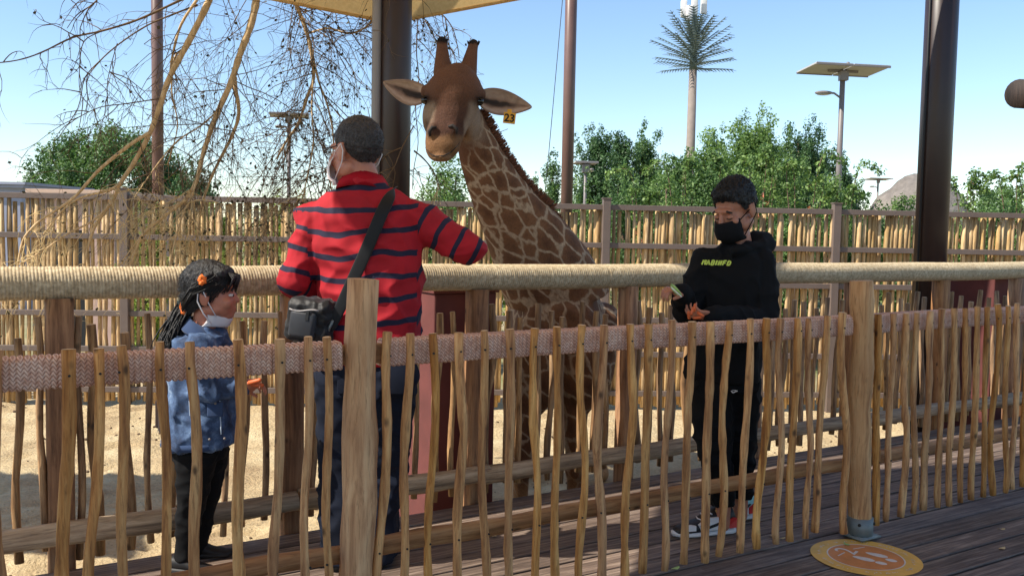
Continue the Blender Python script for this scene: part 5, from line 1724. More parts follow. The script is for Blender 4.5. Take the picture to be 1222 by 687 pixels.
# mane along the back of the neck
line = [(573, 134), (584, 152), (598, 177), (611, 199), (625, 217), (642, 234), (658, 249), (670, 261)]
mb = MB()
q = random.Random(9)
for k_ in range(900):
    u = q.random() * (len(line) - 1.001)
    i = int(u); fr = u - i
    x = line[i][0] + (line[i + 1][0] - line[i][0]) * fr
    y = line[i][1] + (line[i + 1][1] - line[i][1]) * fr
    Y = np.interp(y, [128, 152, 182, 215, 246, 282], [YH + .14, YH + .18, YH + .25, YH + .34, YH + .44, YH + .56])
    p = px(x - 5.0, y + 2.5, Y + q.gauss(0, 0.012))
    L = q.uniform(0.045, 0.075) * (1.0 if u < 6 else 0.6)
    d = Vector((0.85 + q.gauss(0, .12), q.gauss(0, .15), 0.55 + q.gauss(0, .12))).normalized()
    mb.tube([p - GO, p + d * L - GO], [0.0055, 0.0018], 4)
mn = mb.build('mane', M['mane'], gir); mn['kind'] = 'stuff'
# ear tag with its number
tp = px(608, 141, YH + .065)
tg = MB().box(tp - GO, (0.033, 0.003, 0.030), Matrix.Rotation(R(6), 3, 'Y'), 0.002).build('ear_tag', M['tag_yellow'], er, False)
MB().box(px(608, 135, YH + .066) - GO, (0.012, 0.0028, 0.020), None, 0.002).build('tag_stem', M['tag_yellow'], er, False)
tx = text_mesh('tag_number', '23', 0.058, 0.0006, M['gdark'], er, 0.0, 0.0012)
tx.location = tp + Vector((0.0, -0.0045, -0.002)) - GO
tx.rotation_euler = (R(90), R(6), 0)
# ================================================================== HANGING BROWSE BRANCHES
t = NT('dry_bark')
g = t.noise(t.coords((20, 20, 5)), 3, 5, 0.6)
c = t.ramp(g, [(0.3, S(164, 136, 98)), (0.55, S(206, 176, 132)), (0.75, S(224, 200, 160))])
t.color(c); t.bump(g, 0.5, 0.006)
M['bark'] = t.set(Roughness=0.85)
M['twig'] = plain('dry_twig', S(104, 82, 58), 0.85, 0.25, 8, 0.2)
M['twig_pale'] = plain('pale_dry_twig', S(206, 180, 130), 0.85, 0.2, 8, 0.2)  # sunlit tone of the low twigs put into the colour; also on leaf scraps
M['dryleaf'] = plain('withered_leaf', S(62, 60, 38), 0.8, 0.35, 6, 0.2)
YBR = 6.15
def smooth_pts(pts, n=4):
    out = []
    P = [Vector(p) for p in pts]
    for i in range(len(P) - 1):
        p0, p1, p2, p3 = P[max(0, i - 1)], P[i], P[i + 1], P[min(len(P) - 1, i + 2)]
        for k in range(n):
            u = k / n
            out.append(0.5 * ((2 * p1) + (p2 - p0) * u + (2 * p0 - 5 * p1 + 4 * p2 - p3) * u * u + (3 * p1 - p0 - 3 * p2 + p3) * u ** 3))
    out.append(P[-1])
    return out
def limb(pix, Y0, Y1, r0, r1):
    n = len(pix)
    pts = [px(x, y, Y0 + (Y1 - Y0) * i / (n - 1)) for i, (x, y) in enumerate(pix)]
    pts = smooth_pts(pts, 4)
    m_ = len(pts)
    rad = [(r0 + (r1 - r0) * (i / (m_ - 1)) ** 0.8) * (1 + 0.10 * math.sin(i * 2.3)) for i in range(m_)]
    return pts, rad
PXM = YBR / FPX
branches = [
 ('thick bare branch with pale curved ends hanging from above over the back fence',
  [([(276, -70), (262, -35), (250, 0), (224, 52), (203, 91), (190, 129), (178, 161), (161, 192), (143, 220), (136, 236), (113, 271), (105, 296), (97, 330)], 6.2, 6.0, 6.2, 1.6),
   ([(180, 158), (162, 168), (138, 186), (115, 206), (91, 233), (68, 250), (47, 264), (30, 282), (24, 300), (20, 325)], 6.05, 5.8, 3.0, 1.2),
   ([(145, 218), (128, 228), (108, 232), (88, 240), (70, 256), (52, 280)], 6.0, 6.1, 2.2, 0.9),
   ([(136, 240), (110, 264), (82, 278), (50, 300), (22, 316)], 6.0, 5.7, 1.8, 0.8),
   ([(222, 56), (208, 70), (205, 110), (212, 150), (200, 196)], 6.2, 6.4, 1.8, 0.7),
   ([(235, 0), (216, 30), (206, 66), (203, 90)], 6.2, 6.2, 2.2, 1.6)]),
 ('heaviest bare branch with a forked limb hanging from above beside the far slim pole',
  [([(312, -70), (310, -35), (306, 0), (299, 31), (286, 66), (276, 98), (262, 129), (251, 157), (241, 189), (234, 217), (219, 240), (196, 258), (170, 282), (152, 325)], 6.3, 6.1, 7.2, 1.6),
   ([(280, 92), (281, 105), (285, 136), (276, 164), (258, 199), (244, 234), (238, 262), (230, 325)], 6.3, 6.4, 3.8, 1.2),
   ([(236, 210), (228, 236), (216, 262), (206, 300), (200, 330)], 6.1, 5.9, 2.0, 0.9),
   ([(224, 238), (200, 250), (176, 272), (140, 320)], 6.1, 6.4, 1.8, 0.8),
   ([(262, 130), (240, 150), (212, 168), (188, 196), (160, 236)], 6.2, 6.5, 1.6, 0.8)]),
 ('twisted twiggy branch with withered leaves hanging from above behind the man in red',
  [([(346, -70), (347, -35), (352, 0), (365, 35), (372, 66), (374, 94), (367, 115), (356, 147), (342, 168), (330, 190)], 6.5, 6.6, 4.8, 1.4),
   ([(372, 60), (380, 96), (392, 130), (398, 170), (394, 214), (398, 240)], 6.5, 6.7, 2.0, 0.8),
   ([(368, 40), (392, 34), (420, 40), (446, 22), (452, -20)], 6.55, 6.3, 1.6, 1.4),
   ([(374, 90), (372, 130), (374, 170), (366, 214), (360, 244)], 6.5, 6.3, 1.6, 0.8)]),
 ('thin dark branch reaching out to the side across the open sky',
  [([(300, -60), (268, -30), (236, -10), (210, 3), (164, 24), (122, 37), (87, 45), (49, 63), (21, 72), (-10, 76)], 6.4, 6.0, 2.8, 0.7),
   ([(236, 6), (200, 20), (175, 31), (143, 52), (119, 73), (101, 94), (93, 129), (70, 164)], 6.4, 6.1, 1.6, 0.5),
   ([(190, 118), (150, 124), (120, 128), (94, 140), (80, 150)], 6.1, 6.0, 1.0, 0.5),
   ([(120, 38), (100, 50), (95, 80), (96, 110), (110, 130)], 6.1, 6.0, 0.9, 0.4),
   ([(140, 52), (132, 80), (128, 104), (130, 150)], 6.1, 6.0, 0.8, 0.4),
   ([(135, -20), (112, 4), (92, 18), (80, 34)], 6.2, 6.0, 1.2, 0.4)]),
 ('thin drooping branch with small withered leaves hanging beside the dark pole above the giraffe',
  [([(440, -60), (470, -40), (494, -6), (512, 8), (528, 18), (540, 34), (546, 56), (548, 70)], 6.6, 6.7, 1.6, 0.6),
   ([(494, 14), (510, 26), (522, 44)], 6.6, 6.7, 0.9, 0.5),
   ([(500, 4), (497, 60), (500, 96), (496, 130), (499, 170), (494, 200), (492, 226)], 6.6, 6.8, 1.0, 0.5),
   ([(497, 90), (512, 110), (530, 130), (560, 150), (590, 158), (606, 154)], 6.7, 7.0, 0.9, 0.4),
   ([(494, 180), (506, 190), (518, 206), (526, 228)], 6.7, 6.8, 1.6, 0.7),
   ([(494, 150), (480, 176), (470, 200), (458, 214)], 5.7, 5.7, 0.9, 0.5)])]
q = random.Random(21)
def twig(mb, p, d, L, r, depth, leaves, dens, droop=0.9):
    n = 7
    pts = [p.copy()]
    d = d.normalized()
    bend = Vector((q.gauss(0, 0.5), q.gauss(0, 0.4), q.gauss(-droop * 0.5, 0.45)))
    for i in range(n):
        d = (d + bend * 0.16 + Vector((q.gauss(0, 0.16), q.gauss(0, 0.14), q.gauss(-0.04 * droop, 0.14)))).normalized()
        pts.append(pts[-1] + d * (L / n))
    mb.tube(pts, [r * (1 - 0.75 * i / n) for i in range(n + 1)], 4)
    for i in range(2, n + 1):
        if q.random() < dens:
            leaves.append((pts[i] + Vector((q.gauss(0, .006), q.gauss(0, .006), q.gauss(0, .006))), q.random()))
        if depth > 0 and q.random() < 0.62:
            s_ = Vector((q.gauss(0, 1), q.gauss(0, 0.7), q.gauss(-0.2, 0.8)))
            twig(mb, pts[i], (d * 0.7 + s_ * 0.75), L * q.uniform(0.35, 0.65), r * 0.6, depth - 1, leaves, dens, droop)
for bi, (lab, limbs) in enumerate(branches):
    first = px(*limbs[0][0][0], limbs[0][1])
    e = empty('browse_branch', first, 0, lab, 'branch', 'cut branches hung up for browsing')
    for li, (pix, Ya, Yb, ra_, rb_) in enumerate(limbs):
        pts, rad = limb(pix, Ya, Yb, ra_ * PXM * 0.78, rb_ * PXM * 0.86)
        if li == 0 and bi < 3:
            top = Vector((pts[0].x + 0.08, P1.y + 0.12, SAND + 4.35))
            pts = [top, (top + pts[0]) / 2] + pts
            rad = [rad[0] * 1.1, rad[0] * 1.05] + rad
        mesh('limb', *tube([p - first for p in pts], rad, 10 if ra_ > 2 else 6), M['bark'] if bi < 3 else M['twig'], e)
        mb = MB(); leaves = []; mb2 = MB()
        cnt = {0: 18, 1: 30, 2: 50, 3: 15, 4: 8}[bi] if li == 0 else {0: 7, 1: 14, 2: 30, 3: 7, 4: 4}[bi]
        for k in range(cnt):
            i = q.randrange(2 if li else 4, len(pts) - 1)
            p = pts[i]
            pxl, pyl = proj(np.array([p]))
            d = (pts[i + 1] - pts[i - 1]).normalized()
            s_ = Vector((q.gauss(0, 1), q.gauss(0, 0.8), q.gauss(0.0, 0.8)))
            lowp = pyl[0] > 215
            L = q.uniform(0.35, 0.9) if bi < 3 else q.uniform(0.2, 0.5)
            if lowp: L *= 0.55
            twig(mb2 if lowp else mb, p - first, d * 0.7 + s_ * 0.8, L, q.uniform(0.0026, 0.0044), 2 if bi in (0, 1, 2) else 1, leaves, {0: 0.008, 1: 0.02, 2: 0.07, 3: 0.015, 4: 0.05}[bi], 1.1)
        if mb.v:
            o = mb.build('twigs', M['twig'], e); o['kind'] = 'stuff'
        if mb2.v:
            o = mb2.build('twigs', M['twig_pale'], e); o['kind'] = 'stuff'  # low twigs get the lit tone by colour
        if leaves:
            v, f = [], []
            for p, rn in leaves:
                a = Vector((q.gauss(0, 1), q.gauss(0, 1), q.gauss(0, 1))).normalized()
                b = a.orthogonal().normalized()
                L, w_ = q.uniform(0.016, 0.034), q.uniform(0.007, 0.014)
                n0 = len(v)
                v += [p, p + a * L * 0.5 + b * w_, p + a * L, p + a * L * 0.5 - b * w_]
                f.append((n0, n0 + 1, n0 + 2, n0 + 3))
            o = mesh('leaves', v, f, M['dryleaf'], e, False); o['kind'] = 'stuff'
# ================================================================== BEYOND THE FENCE
GZ = SAND - 0.10
def leafmat(name, a, b, trans=0.3):
    t = NT(name)
    c = t.ramp(t.attr('tint'), [(0.0, a), (1.0, b)])
    t.color(c)
    t.b.inputs['Roughness'].default_value = 0.55
    tl = t.new('ShaderNodeBsdfTranslucent')
    t.l(t.hsv(c, val=1.3, sat=1.1), tl.inputs[0])
    mx = t.new('ShaderNodeMixShader'); mx.inputs[0].default_value = trans
    t.l(t.b.outputs[0], mx.inputs[1]); t.l(tl.outputs[0], mx.inputs[2]); t.l(mx.outputs[0], t.out.inputs[0])
    return t.m
M['leaf_mid'] = leafmat('mid_green_leaf', S(56, 86, 44), S(112, 142, 76))
M['leaf_dark'] = leafmat('deep_green_leaf', S(44, 74, 44), S(92, 124, 72))
M['leaf_fresh'] = leafmat('fresh_green_leaf', S(68, 100, 50), S(136, 162, 86))
M['leaf_hedge'] = leafmat('yellow_green_leaf', S(104, 126, 48), S(166, 180, 84))
M['trunk'] = plain('tree_bark', S(112, 92, 74), 0.9, 0.2, 9, 0.5)
M['blossom'] = plain('orange_blossom', S(206, 128, 96), 0.7, 0.15, 20, 0)
def foliage(centers, radii, per, size, rng, shape=(1, 1, 1), pointed=False):
    """leaf-sized quads in clumps"""
    V, F, T = [], [], []
    C = np.repeat(np.asarray(centers), per, 0)
    Rr = np.repeat(np.asarray(radii), per, 0)
    n = len(C)
    d = rng.normal(size=(n, 3)); d /= np.linalg.norm(d, axis=1)[:, None]
    rad = rng.random(n) ** 0.45
    P = C + d * (Rr * rad)[:, None] * np.array(shape)
    nrm = d * 0.8 + rng.normal(size=(n, 3)) * 0.7 + np.array([0, 0, 0.5])
    nrm /= np.linalg.norm(nrm, axis=1)[:, None]
    a = np.cross(nrm, rng.normal(size=(n, 3))); a /= np.linalg.norm(a, axis=1)[:, None]
    b = np.cross(nrm, a)
    s = size * rng.uniform(0.6, 1.3, n)[:, None]
    v = np.stack([P - a * s, P + b * s * 0.55 + a * s * 0.1, P + a * s, P - b * s * 0.55 + a * s * 0.1], 1).reshape(-1, 3)
    tint = np.clip(np.repeat(rng.normal(0.45, 0.2, len(centers)), per) + rng.normal(0, 0.18, n), 0, 1)
    return v, tint
def leaf_obj(name, v, tint, mat, parent, origin):
    n = len(v) // 4
    me = bpy.data.meshes.new(name)
    me.vertices.add(n * 4); me.vertices.foreach_set('co', (v - np.array(origin)).astype(np.float32).ravel())
    me.loops.add(n * 4); me.loops.foreach_set('vertex_index', np.arange(n * 4, dtype=np.int32))
    me.polygons.add(n); me.polygons.foreach_set('loop_start', np.arange(0, n * 4, 4, dtype=np.int32)); me.polygons.foreach_set('loop_total', np.full(n, 4, dtype=np.int32))
    me.update(calc_edges=True)
    at_ = me.attributes.new('tint', 'FLOAT', 'POINT'); at_.data.foreach_set('value', np.repeat(tint, 4).astype(np.float32))
    setmat(me, mat)
    o = bpy.data.objects.new(name, me); link(o, parent)
    return o
def tree(label, xpix, ytop, Y, wpix, mat, seed, kind='round', clumps=90, per=90, size=0.06, cat='tree', group='trees beyond the back fence', base=0.18, name=None):
    per = int(per * (2.9 if cat == 'tree' else 3.8)); size = size * (0.46 if cat == 'tree' else 0.42)
    rng = np.random.default_rng(seed)
    top = px(xpix, ytop, Y)
    H = top.z - GZ
    RX = wpix * Y / FPX / 2
    e = empty(name or ('leafy_tree' if cat == 'tree' else 'shrub'), (top.x, Y, GZ), 0, label, cat, group)
    O_ = np.array([top.x, Y, GZ])
    zc = GZ + H * (base + 1) / 2
    RZ = H * (1 - base) / 2
    d = rng.normal(size=(clumps, 3)); d /= np.linalg.norm(d, axis=1)[:, None]
    r_ = rng.uniform(0.35, 1.0, clumps) ** (0.6 if kind != 'dome' else 0.35)
    c = d * r_[:, None]
    if kind == 'cone': c[:, :2] *= (0.55 + 0.45 * (1 - c[:, 2:3]) / 2 * 1.4)
    if kind == 'dome': c[:, 2] = np.where(c[:, 2] < -0.2, c[:, 2] * 0.8, c[:, 2])
    cr_ = (0.13 + 0.11 * rng.random(clumps)) * (RX + RZ) / 2 * 1.1
    sx = RX - 0.12 * (RX + RZ); sz = RZ - 0.12 * (RX + RZ) / 2
    cen = np.array([top.x, Y, zc]) + c * np.array([sx, sx * 0.9, sz])
    v, ti = foliage(cen, cr_, per, size, rng)
    # stray sprigs breaking the outline
    d2 = rng.normal(size=(clumps, 3)); d2 /= np.linalg.norm(d2, axis=1)[:, None]
    cen2 = np.array([top.x, Y, zc]) + d2 * np.array([RX, RX * 0.9, RZ]) * rng.uniform(0.88, 1.06, (clumps, 1)) * (1.0 if kind != 'dome' else 0.9)
    v2, ti2 = foliage(cen2, 0.05 * (RX + RZ) * np.ones(clumps), per // 6, size, rng, (0.7, 0.7, 1.4))
    leaf_obj('crown', np.concatenate([v, v2]), np.concatenate([ti, ti2]), mat, e, O_)
    mb = MB()
    qq = random.Random(seed)
    mb.tube([(0, 0, -0.05), (0.03 * H * qq.gauss(0, 1), 0, H * 0.2), (0.05 * H * qq.gauss(0, 0.6), 0, H * 0.5)], [H * 0.03, H * 0.024, H * 0.016], 9)
    for k in range(9):
        a = qq.uniform(0, 6.28); s0 = qq.uniform(0.12, 0.45) * H
        i = qq.randrange(clumps)
        tgt = Vector(cen[i] - O_)
        st_ = Vector((0, 0, min(s0, max(0.05, tgt.z * 0.7))))
        mid = (st_ + tgt) / 2 + Vector((0, 0, 0.06 * H))
        mb.tube([st_, mid, tgt], [H * 0.013, H * 0.009, H * 0.004], 6)
    mb.build('trunk', M['trunk'], e)
    return e
tree('round leafy tree with dense dome crown behind the bare hanging branches', 128, 150, 30, 212, M['leaf_mid'], 1, 'dome', 230, 120, 0.115, base=0.08)
tree('small leafy tree beside the round tree, partly behind the slim pole', 232, 192, 27, 70, M['leaf_dark'], 2, 'round', 50, 70, 0.10)
tree('upright poplar-like tree right beside the slim brown pole', 714, 146, 33, 74, M['leaf_dark'], 3, 'cone', 90, 90, 0.105, base=0.08)
tree('tallest of the upright poplar-like trees, between its two neighbours', 742, 156, 32, 56, M['leaf_dark'], 4, 'cone', 70, 90, 0.105, base=0.08)
tree('upright poplar-like tree beside the palm-shaped mast', 772, 148, 33, 62, M['leaf_mid'], 5, 'cone', 80, 90, 0.105, base=0.08)
tree('low leafy tree right under the palm-shaped mast', 806, 178, 27, 76, M['leaf_mid'], 6, 'round', 80, 90, 0.10, base=0.05)
tree('leafy tree to the side of the palm-shaped mast with pale sprays', 850, 150, 28, 74, M['leaf_fresh'], 7, 'round', 100, 90, 0.10, base=0.05)
tree('broad bushy tree above the head of the boy, tallest in the row', 906, 136, 26, 118, M['leaf_fresh'], 8, 'round', 140, 100, 0.095, base=0.05)
tree('dense dark tree beside the solar lamp post', 962, 146, 30, 96, M['leaf_dark'], 9, 'round', 120, 100, 0.10, base=0.05)
tree('leafy tree behind the solar lamp post', 1000, 178, 31, 60, M['leaf_dark'], 10, 'round', 70, 80, 0.10, base=0.05)
tree('small leafy tree beside the big grey boulder', 1018, 212, 36, 50, M['leaf_mid'], 11, 'round', 60, 80, 0.10, base=0.05)
tree('slim tree seen beside the pole, in front of the far lamp', 660, 180, 34, 30, M['leaf_mid'], 12, 'cone', 40, 60, 0.11, base=0.05)
tree('leafy tree between the dark pole and the neck of the giraffe', 535, 176, 24, 80, M['leaf_fresh'], 13, 'round', 55, 60, 0.085, base=0.05)
tree('dense far tree just past the big boulder', 1180, 222, 60, 40, M['leaf_dark'], 14, 'round', 40, 60, 0.16, base=0.05)
tree('dense far tree at the end of the row, well past the boulder', 1195, 216, 50, 80, M['leaf_mid'], 15, 'round', 60, 60, 0.15, base=0.05)
# shrubs just behind the fence
q = random.Random(31)
SH = [(520, 218, 13, 120, 'leaf_fresh'), (640, 214, 15, 60, 'leaf_mid'), (700, 210, 17, 90, 'leaf_fresh'), (755, 206, 15, 90, 'leaf_mid'), (800, 200, 16, 90, 'leaf_fresh'), (845, 204, 14, 90, 'leaf_mid'), (895, 196, 15, 100, 'leaf_fresh'),
      (945, 200, 14, 96, 'leaf_mid'), (990, 210, 15, 90, 'leaf_fresh'), (1040, 228, 14, 66, 'leaf_mid'), (1076, 230, 16, 70, 'leaf_fresh'), (1142, 230, 14, 70, 'leaf_fresh'), (1200, 224, 15, 90, 'leaf_mid'), (1250, 212, 15, 80, 'leaf_fresh'),
      (330, 226, 14, 110, 'leaf_hedge'), (262, 232, 14, 70, 'leaf_hedge'), (175, 244, 13, 70, 'leaf_hedge'), (430, 226, 14, 110, 'leaf_hedge'), (580, 232, 13, 80, 'leaf_hedge')]
words = ['pale', 'loose', 'dense', 'spreading', 'upright', 'bushy', 'tangled', 'low', 'rounded', 'feathery', 'thick', 'sparse', 'broad', 'small', 'bright', 'yellowish', 'sunlit', 'leggy', 'compact']
near = ['under the leafy tree by the dark pole', 'beside the slim brown pole', 'below the upright poplar-like trees', 'below the poplars and the palm-shaped mast', 'at the foot of the palm-shaped mast', 'behind the head of the boy', 'behind the shoulder of the boy', 'beside the solar lamp post', 'at the foot of the solar lamp post', 'in front of the left flank of the boulder', 'beside the right dark pole', 'in front of the right flank of the boulder', 'beyond the right end of the fence', 'at the far right end of the fence line', 'behind the twiggy branch', 'behind the forked hanging branch', 'beside the pink hut', 'behind the man in red', 'behind the neck of the giraffe']
for i, (x, y, Y, w, m_) in enumerate(SH):
    tree(words[i] + ' green shrub ' + near[i], x, y, Y, w, M[m_], 100 + i, 'round', 52, 70, 0.055, 'shrub', 'shrubs behind the back fence', base=0.0)
# long arching sprays with a few orange blossoms
for i, (x, y, Y) in enumerate(((905, 190, 14), (860, 196, 14.5), (955, 196, 13.5), (820, 206, 14), (1000, 214, 14), (1165, 214, 13.5), (1218, 210, 14), (780, 214, 14))):
    qq = random.Random(i + 60)
    b = px(x, y + 60, Y)
    e = empty('arching_spray', (b.x, Y, GZ), 0, 'long arching leafy spray rising %s' % ['over the boy', 'over the shoulder of the boy', 'beside the solar lamp', 'near the palm-shaped mast', 'between lamp and boulder', 'past the boulder', 'at the far end of the fence', 'near the poplars'][i], 'shrub', 'arching sprays behind the back fence')
    mb = MB(); V_, T_ = [], []
    rng = np.random.default_rng(i)
    Bv = Vector((b.x, Y, GZ))
    for k in range(4):
        tp = px(x + qq.uniform(-30, 30), y + qq.uniform(-14, 24), Y)
        mid = (Bv + tp) / 2 + Vector((0, 0, 0.35))
        tip = tp + Vector((qq.uniform(-0.35, 0.35), 0, -0.05))
        pts = smooth_pts([Bv, mid, tp, tip], 6)
        mb.tube([p - Bv for p in pts], [0.012 * (1 - 0.8 * j / len(pts)) for j in range(len(pts))], 5)
        cen = [list(p) for p in pts[6:]]
        v, ti = foliage(cen, np.full(len(cen), 0.09), 20, 0.030, rng)
        V_.append(v); T_.append(ti)
    mb.build('stem', M['trunk'], e)
    leaf_obj('leaves', np.concatenate(V_), np.concatenate(T_), M['leaf_fresh'], e, (b.x, Y, GZ))
    fl = MB()
    for k in range(7):
        p = Vector(V_[qq.randrange(4)][qq.randrange(200)]) - Bv
        fl.add(*[[p + Vector((qq.gauss(0, .03), qq.gauss(0, .03), qq.gauss(0, .03))) for _ in range(12)], [(3 * w_, 3 * w_ + 1, 3 * w_ + 2) for w_ in range(4)]])
    fl.build('blossoms', M['blossom'], e, False)['kind'] = 'stuff'

# palm-shaped mast
YT = 62.0
mb0 = px(823, 205, YT)
mast = empty('palm_mast', (mb0.x, YT, GZ), 0, 'tall antenna mast disguised as a palm tree with stiff green fronds', 'antenna mast')
MO = Vector((mb0.x, YT, GZ))
M['mast'] = plain('mast_bark', S(136, 124, 114), 0.8, 0.12, 3, 0.3)
M['frond'] = plain('plastic_frond', S(84, 98, 94), 0.6, 0.2, 2, 0)
tp = px(827, 84, YT); tt_ = px(829, 14, YT)
MB().tube([(0, 0, 0), tp.lerp(MO, 0.5) - MO if False else (tp - MO) * 0.5, tp - MO], [0.36, 0.31, 0.26], 14).build('trunk', M['mast'], mast)
MB().tube([tp - MO, tt_ - MO], [0.26, 0.18], 10).build('top_tube', M['frond'], mast)
qq = random.Random(4)
for k in range(52):
    a = k * 2.399
    up = 0.06 + 1.25 * (k / 51)
    s0 = tp.lerp(tt_, 0.02 + 0.55 * (k / 51)) - MO
    L = qq.uniform(2.5, 3.3) * (1.0 if k < 36 else 0.75)
    hd = Vector((math.cos(a), math.sin(a), 0))
    pts = []
    for j in range(7):
        u = j / 6
        pts.append(s0 + hd * (L * u * math.cos(up * 0.9)) + Vector((0, 0, L * u * math.sin(up * 0.9) - 0.12 * u * u)))
    mb = MB().tube(pts, [0.05 * (1 - 0.7 * j / 6) for j in range(7)], 5)
    for j in range(1, 7):
        for sgn in (-1, 1):
            for h in (0, 0.5):
                p = pts[j - 1].lerp(pts[j], h) if j else pts[0]
                d = (pts[j] - pts[j - 1]).normalized()
                sd = d.cross(Vector((0, 0, 1))).normalized() * sgn
                tip = p + (d * 0.55 + sd * 0.55 + Vector((0, 0, -0.28))) * 0.62
                w_ = d * 0.055
                mb.add([p - w_, p + w_, tip, tip + Vector((0, 0, 0.02))], [(0, 1, 2), (0, 2, 3), (1, 0, 3), (1, 3, 2)])
    mb.build('frond', M['frond'], mast, False)
for x_, y_, h_ in ((816, 11, 0.55), (829, 4, 0.8), (840, 3, 0.75), (823, 16, 0.5)):
    p = px(x_, y_, YT + qq.uniform(-0.4, 0.4)) - MO
    MB().box(p, (0.20, 0.14, h_), None, 0.05).build('antenna_panel', M['white'], mast)

# solar street lamps
M['solar'] = plain('solar_cells', S(70, 66, 64), 0.3, 0.06, 12, 0.0)
M['solar_back'] = plain('solar_back_sheet', S(172, 170, 168), 0.6, 0.04, 12, 0.0)
M['lamp_glass'] = plain('lamp_glass', S(180, 176, 168), 0.2, 0.04, 12, 0.0)
def solar_lamp(label, x, ytop, Y, wpx, side=-1, big=True):
    p = px(x, ytop, Y)
    e = empty('solar_lamp', (p.x, Y, GZ), 0, label, 'street lamp', 'solar street lamps')
    H = p.z - GZ
    W = wpx * Y / FPX
    MB().tube([(0, 0, 0), (0, 0, H * 0.6), (0, 0, H)], [0.014 * H, 0.0115 * H, 0.01 * H], 12).build('mast', M['lampmetal'], e)
    MB().box((0, 0, 0.02), (0.18, 0.18, 0.02), None, 0.005).build('base_plate', M['lampmetal'], e, False)
    rot = Matrix.Rotation(R(10), 3, 'Z') @ Matrix.Rotation(R(-4), 3, 'X')
    c_ = Vector((0, 0, H + 0.02))
    for sx in (-1, 1):
        pn = MB().box(c_ + rot @ Vector((sx * W * 0.25, 0, 0)), (W * 0.243, W * 0.26, 0.018), rot, 0.004).build('solar_panel', M['solar_back'], e, False)
        MB().box(c_ + rot @ Vector((sx * W * 0.25, 0, 0.022)), (W * 0.235, W * 0.25, 0.003), rot).build('cells', M['solar'], pn, False)
        for sy in (-1, 1):
            MB().box(c_ + rot @ Vector((sx * W * 0.25, sy * W * 0.255, -0.016)), (W * 0.243, 0.016, 0.022), rot).build('panel_frame', M['lampmetal'], pn, False)
    MB().box(c_ + rot @ Vector((0, 0, -0.045)), (W * 0.20, 0.03, 0.025), rot).build('bracket', M['lampmetal'], e, False)
    MB().box((0, -0.05, H - 0.14), (0.10, 0.08, 0.11), None, 0.01).build('battery_box', M['lampmetal'], e, False)
    if big:
        mesh('sensor', *ellipsoid((W * 0.06, 0, H + 0.14), (0.05, 0.05, 0.06), None, 10, 6), M['lampmetal'], e)
    hz = H - 0.30 * W
    MB().tube([(0, 0, hz - 0.1), (side * W * 0.10, -0.02, hz + 0.02), (side * W * 0.16, -0.04, hz + 0.03)], 0.025, 8).build('arm', M['lampmetal'], e)
    hd = MB(); hd.add(*ellipsoid((side * W * 0.24, -0.06, hz + 0.02), (W * 0.115, 0.11, 0.05), None, 16, 8))
    h_ = hd.build('lamp_head', M['lampmetal'], e)
    mesh('lamp_glass', *ellipsoid((side * W * 0.25, -0.06, hz - 0.015), (W * 0.08, 0.08, 0.025), None, 14, 6), M['lamp_glass'], h_)
    return e
solar_lamp('solar street lamp with wide tilted panel above the leafy trees', 1006, 84, 22, 94)
solar_lamp('small solar lamp in front of the upright poplar-like trees', 699, 195, 25, 28, 1, False)
solar_lamp('distant solar street lamp behind the big boulder', 1048, 214, 62, 30, -1, False)
solar_lamp('distant solar street lamp beyond the big boulder, beside the far trees', 1170, 226, 66, 20, -1, False)
solar_lamp('solar street lamp seen through the twiggy hanging branch', 345, 138, 30, 46, -1, False)
# boulders
t = NT('grey_rockwork'); co_ = t.coords()
g = t.noise(co_, 1.1, 7, 0.65); g2 = t.noise(co_, 8, 5, 0.7)
t.color(t.hsv(t.ramp(g, [(0.3, S(92, 86, 80)), (0.55, S(130, 122, 114)), (0.75, S(152, 144, 134))]), val=t.rng(g2, 0.3, 0.7, 0.8, 1.1)))
t.bump(g2, 0.6, 0.05); M['rock'] = t.set(Roughness=0.9)
def boulder(label, x, ytop, Y, wpx, seed):
    p = px(x, ytop, Y); H = p.z - GZ; W = wpx * Y / FPX / 2
    v, f = ellipsoid((0, 0, H * 0.42), (W, W * 0.9, H * 0.58), None, 40, 24)
    v2 = []
    for a in v:
        k = 1 + 0.05 * noise.noise((a.x * 0.5 + seed, a.y * 0.5, a.z * 0.5)) + 0.05 * noise.noise((a.x * 1.7 + seed, a.y * 1.7, a.z * 1.7))
        v2.append(Vector((a.x * k, a.y * k, max(-0.1, a.z * k))))
    o = mesh('boulder', v2, f, M['rock']); o.location = (p.x, Y, GZ)
    tag(o, label, 'boulder', 'grey boulders beyond the shrubs')
boulder('big grey domed boulder behind the right dark pole, half hidden by shrubs', 1098, 210, 30, 132, 7.0)
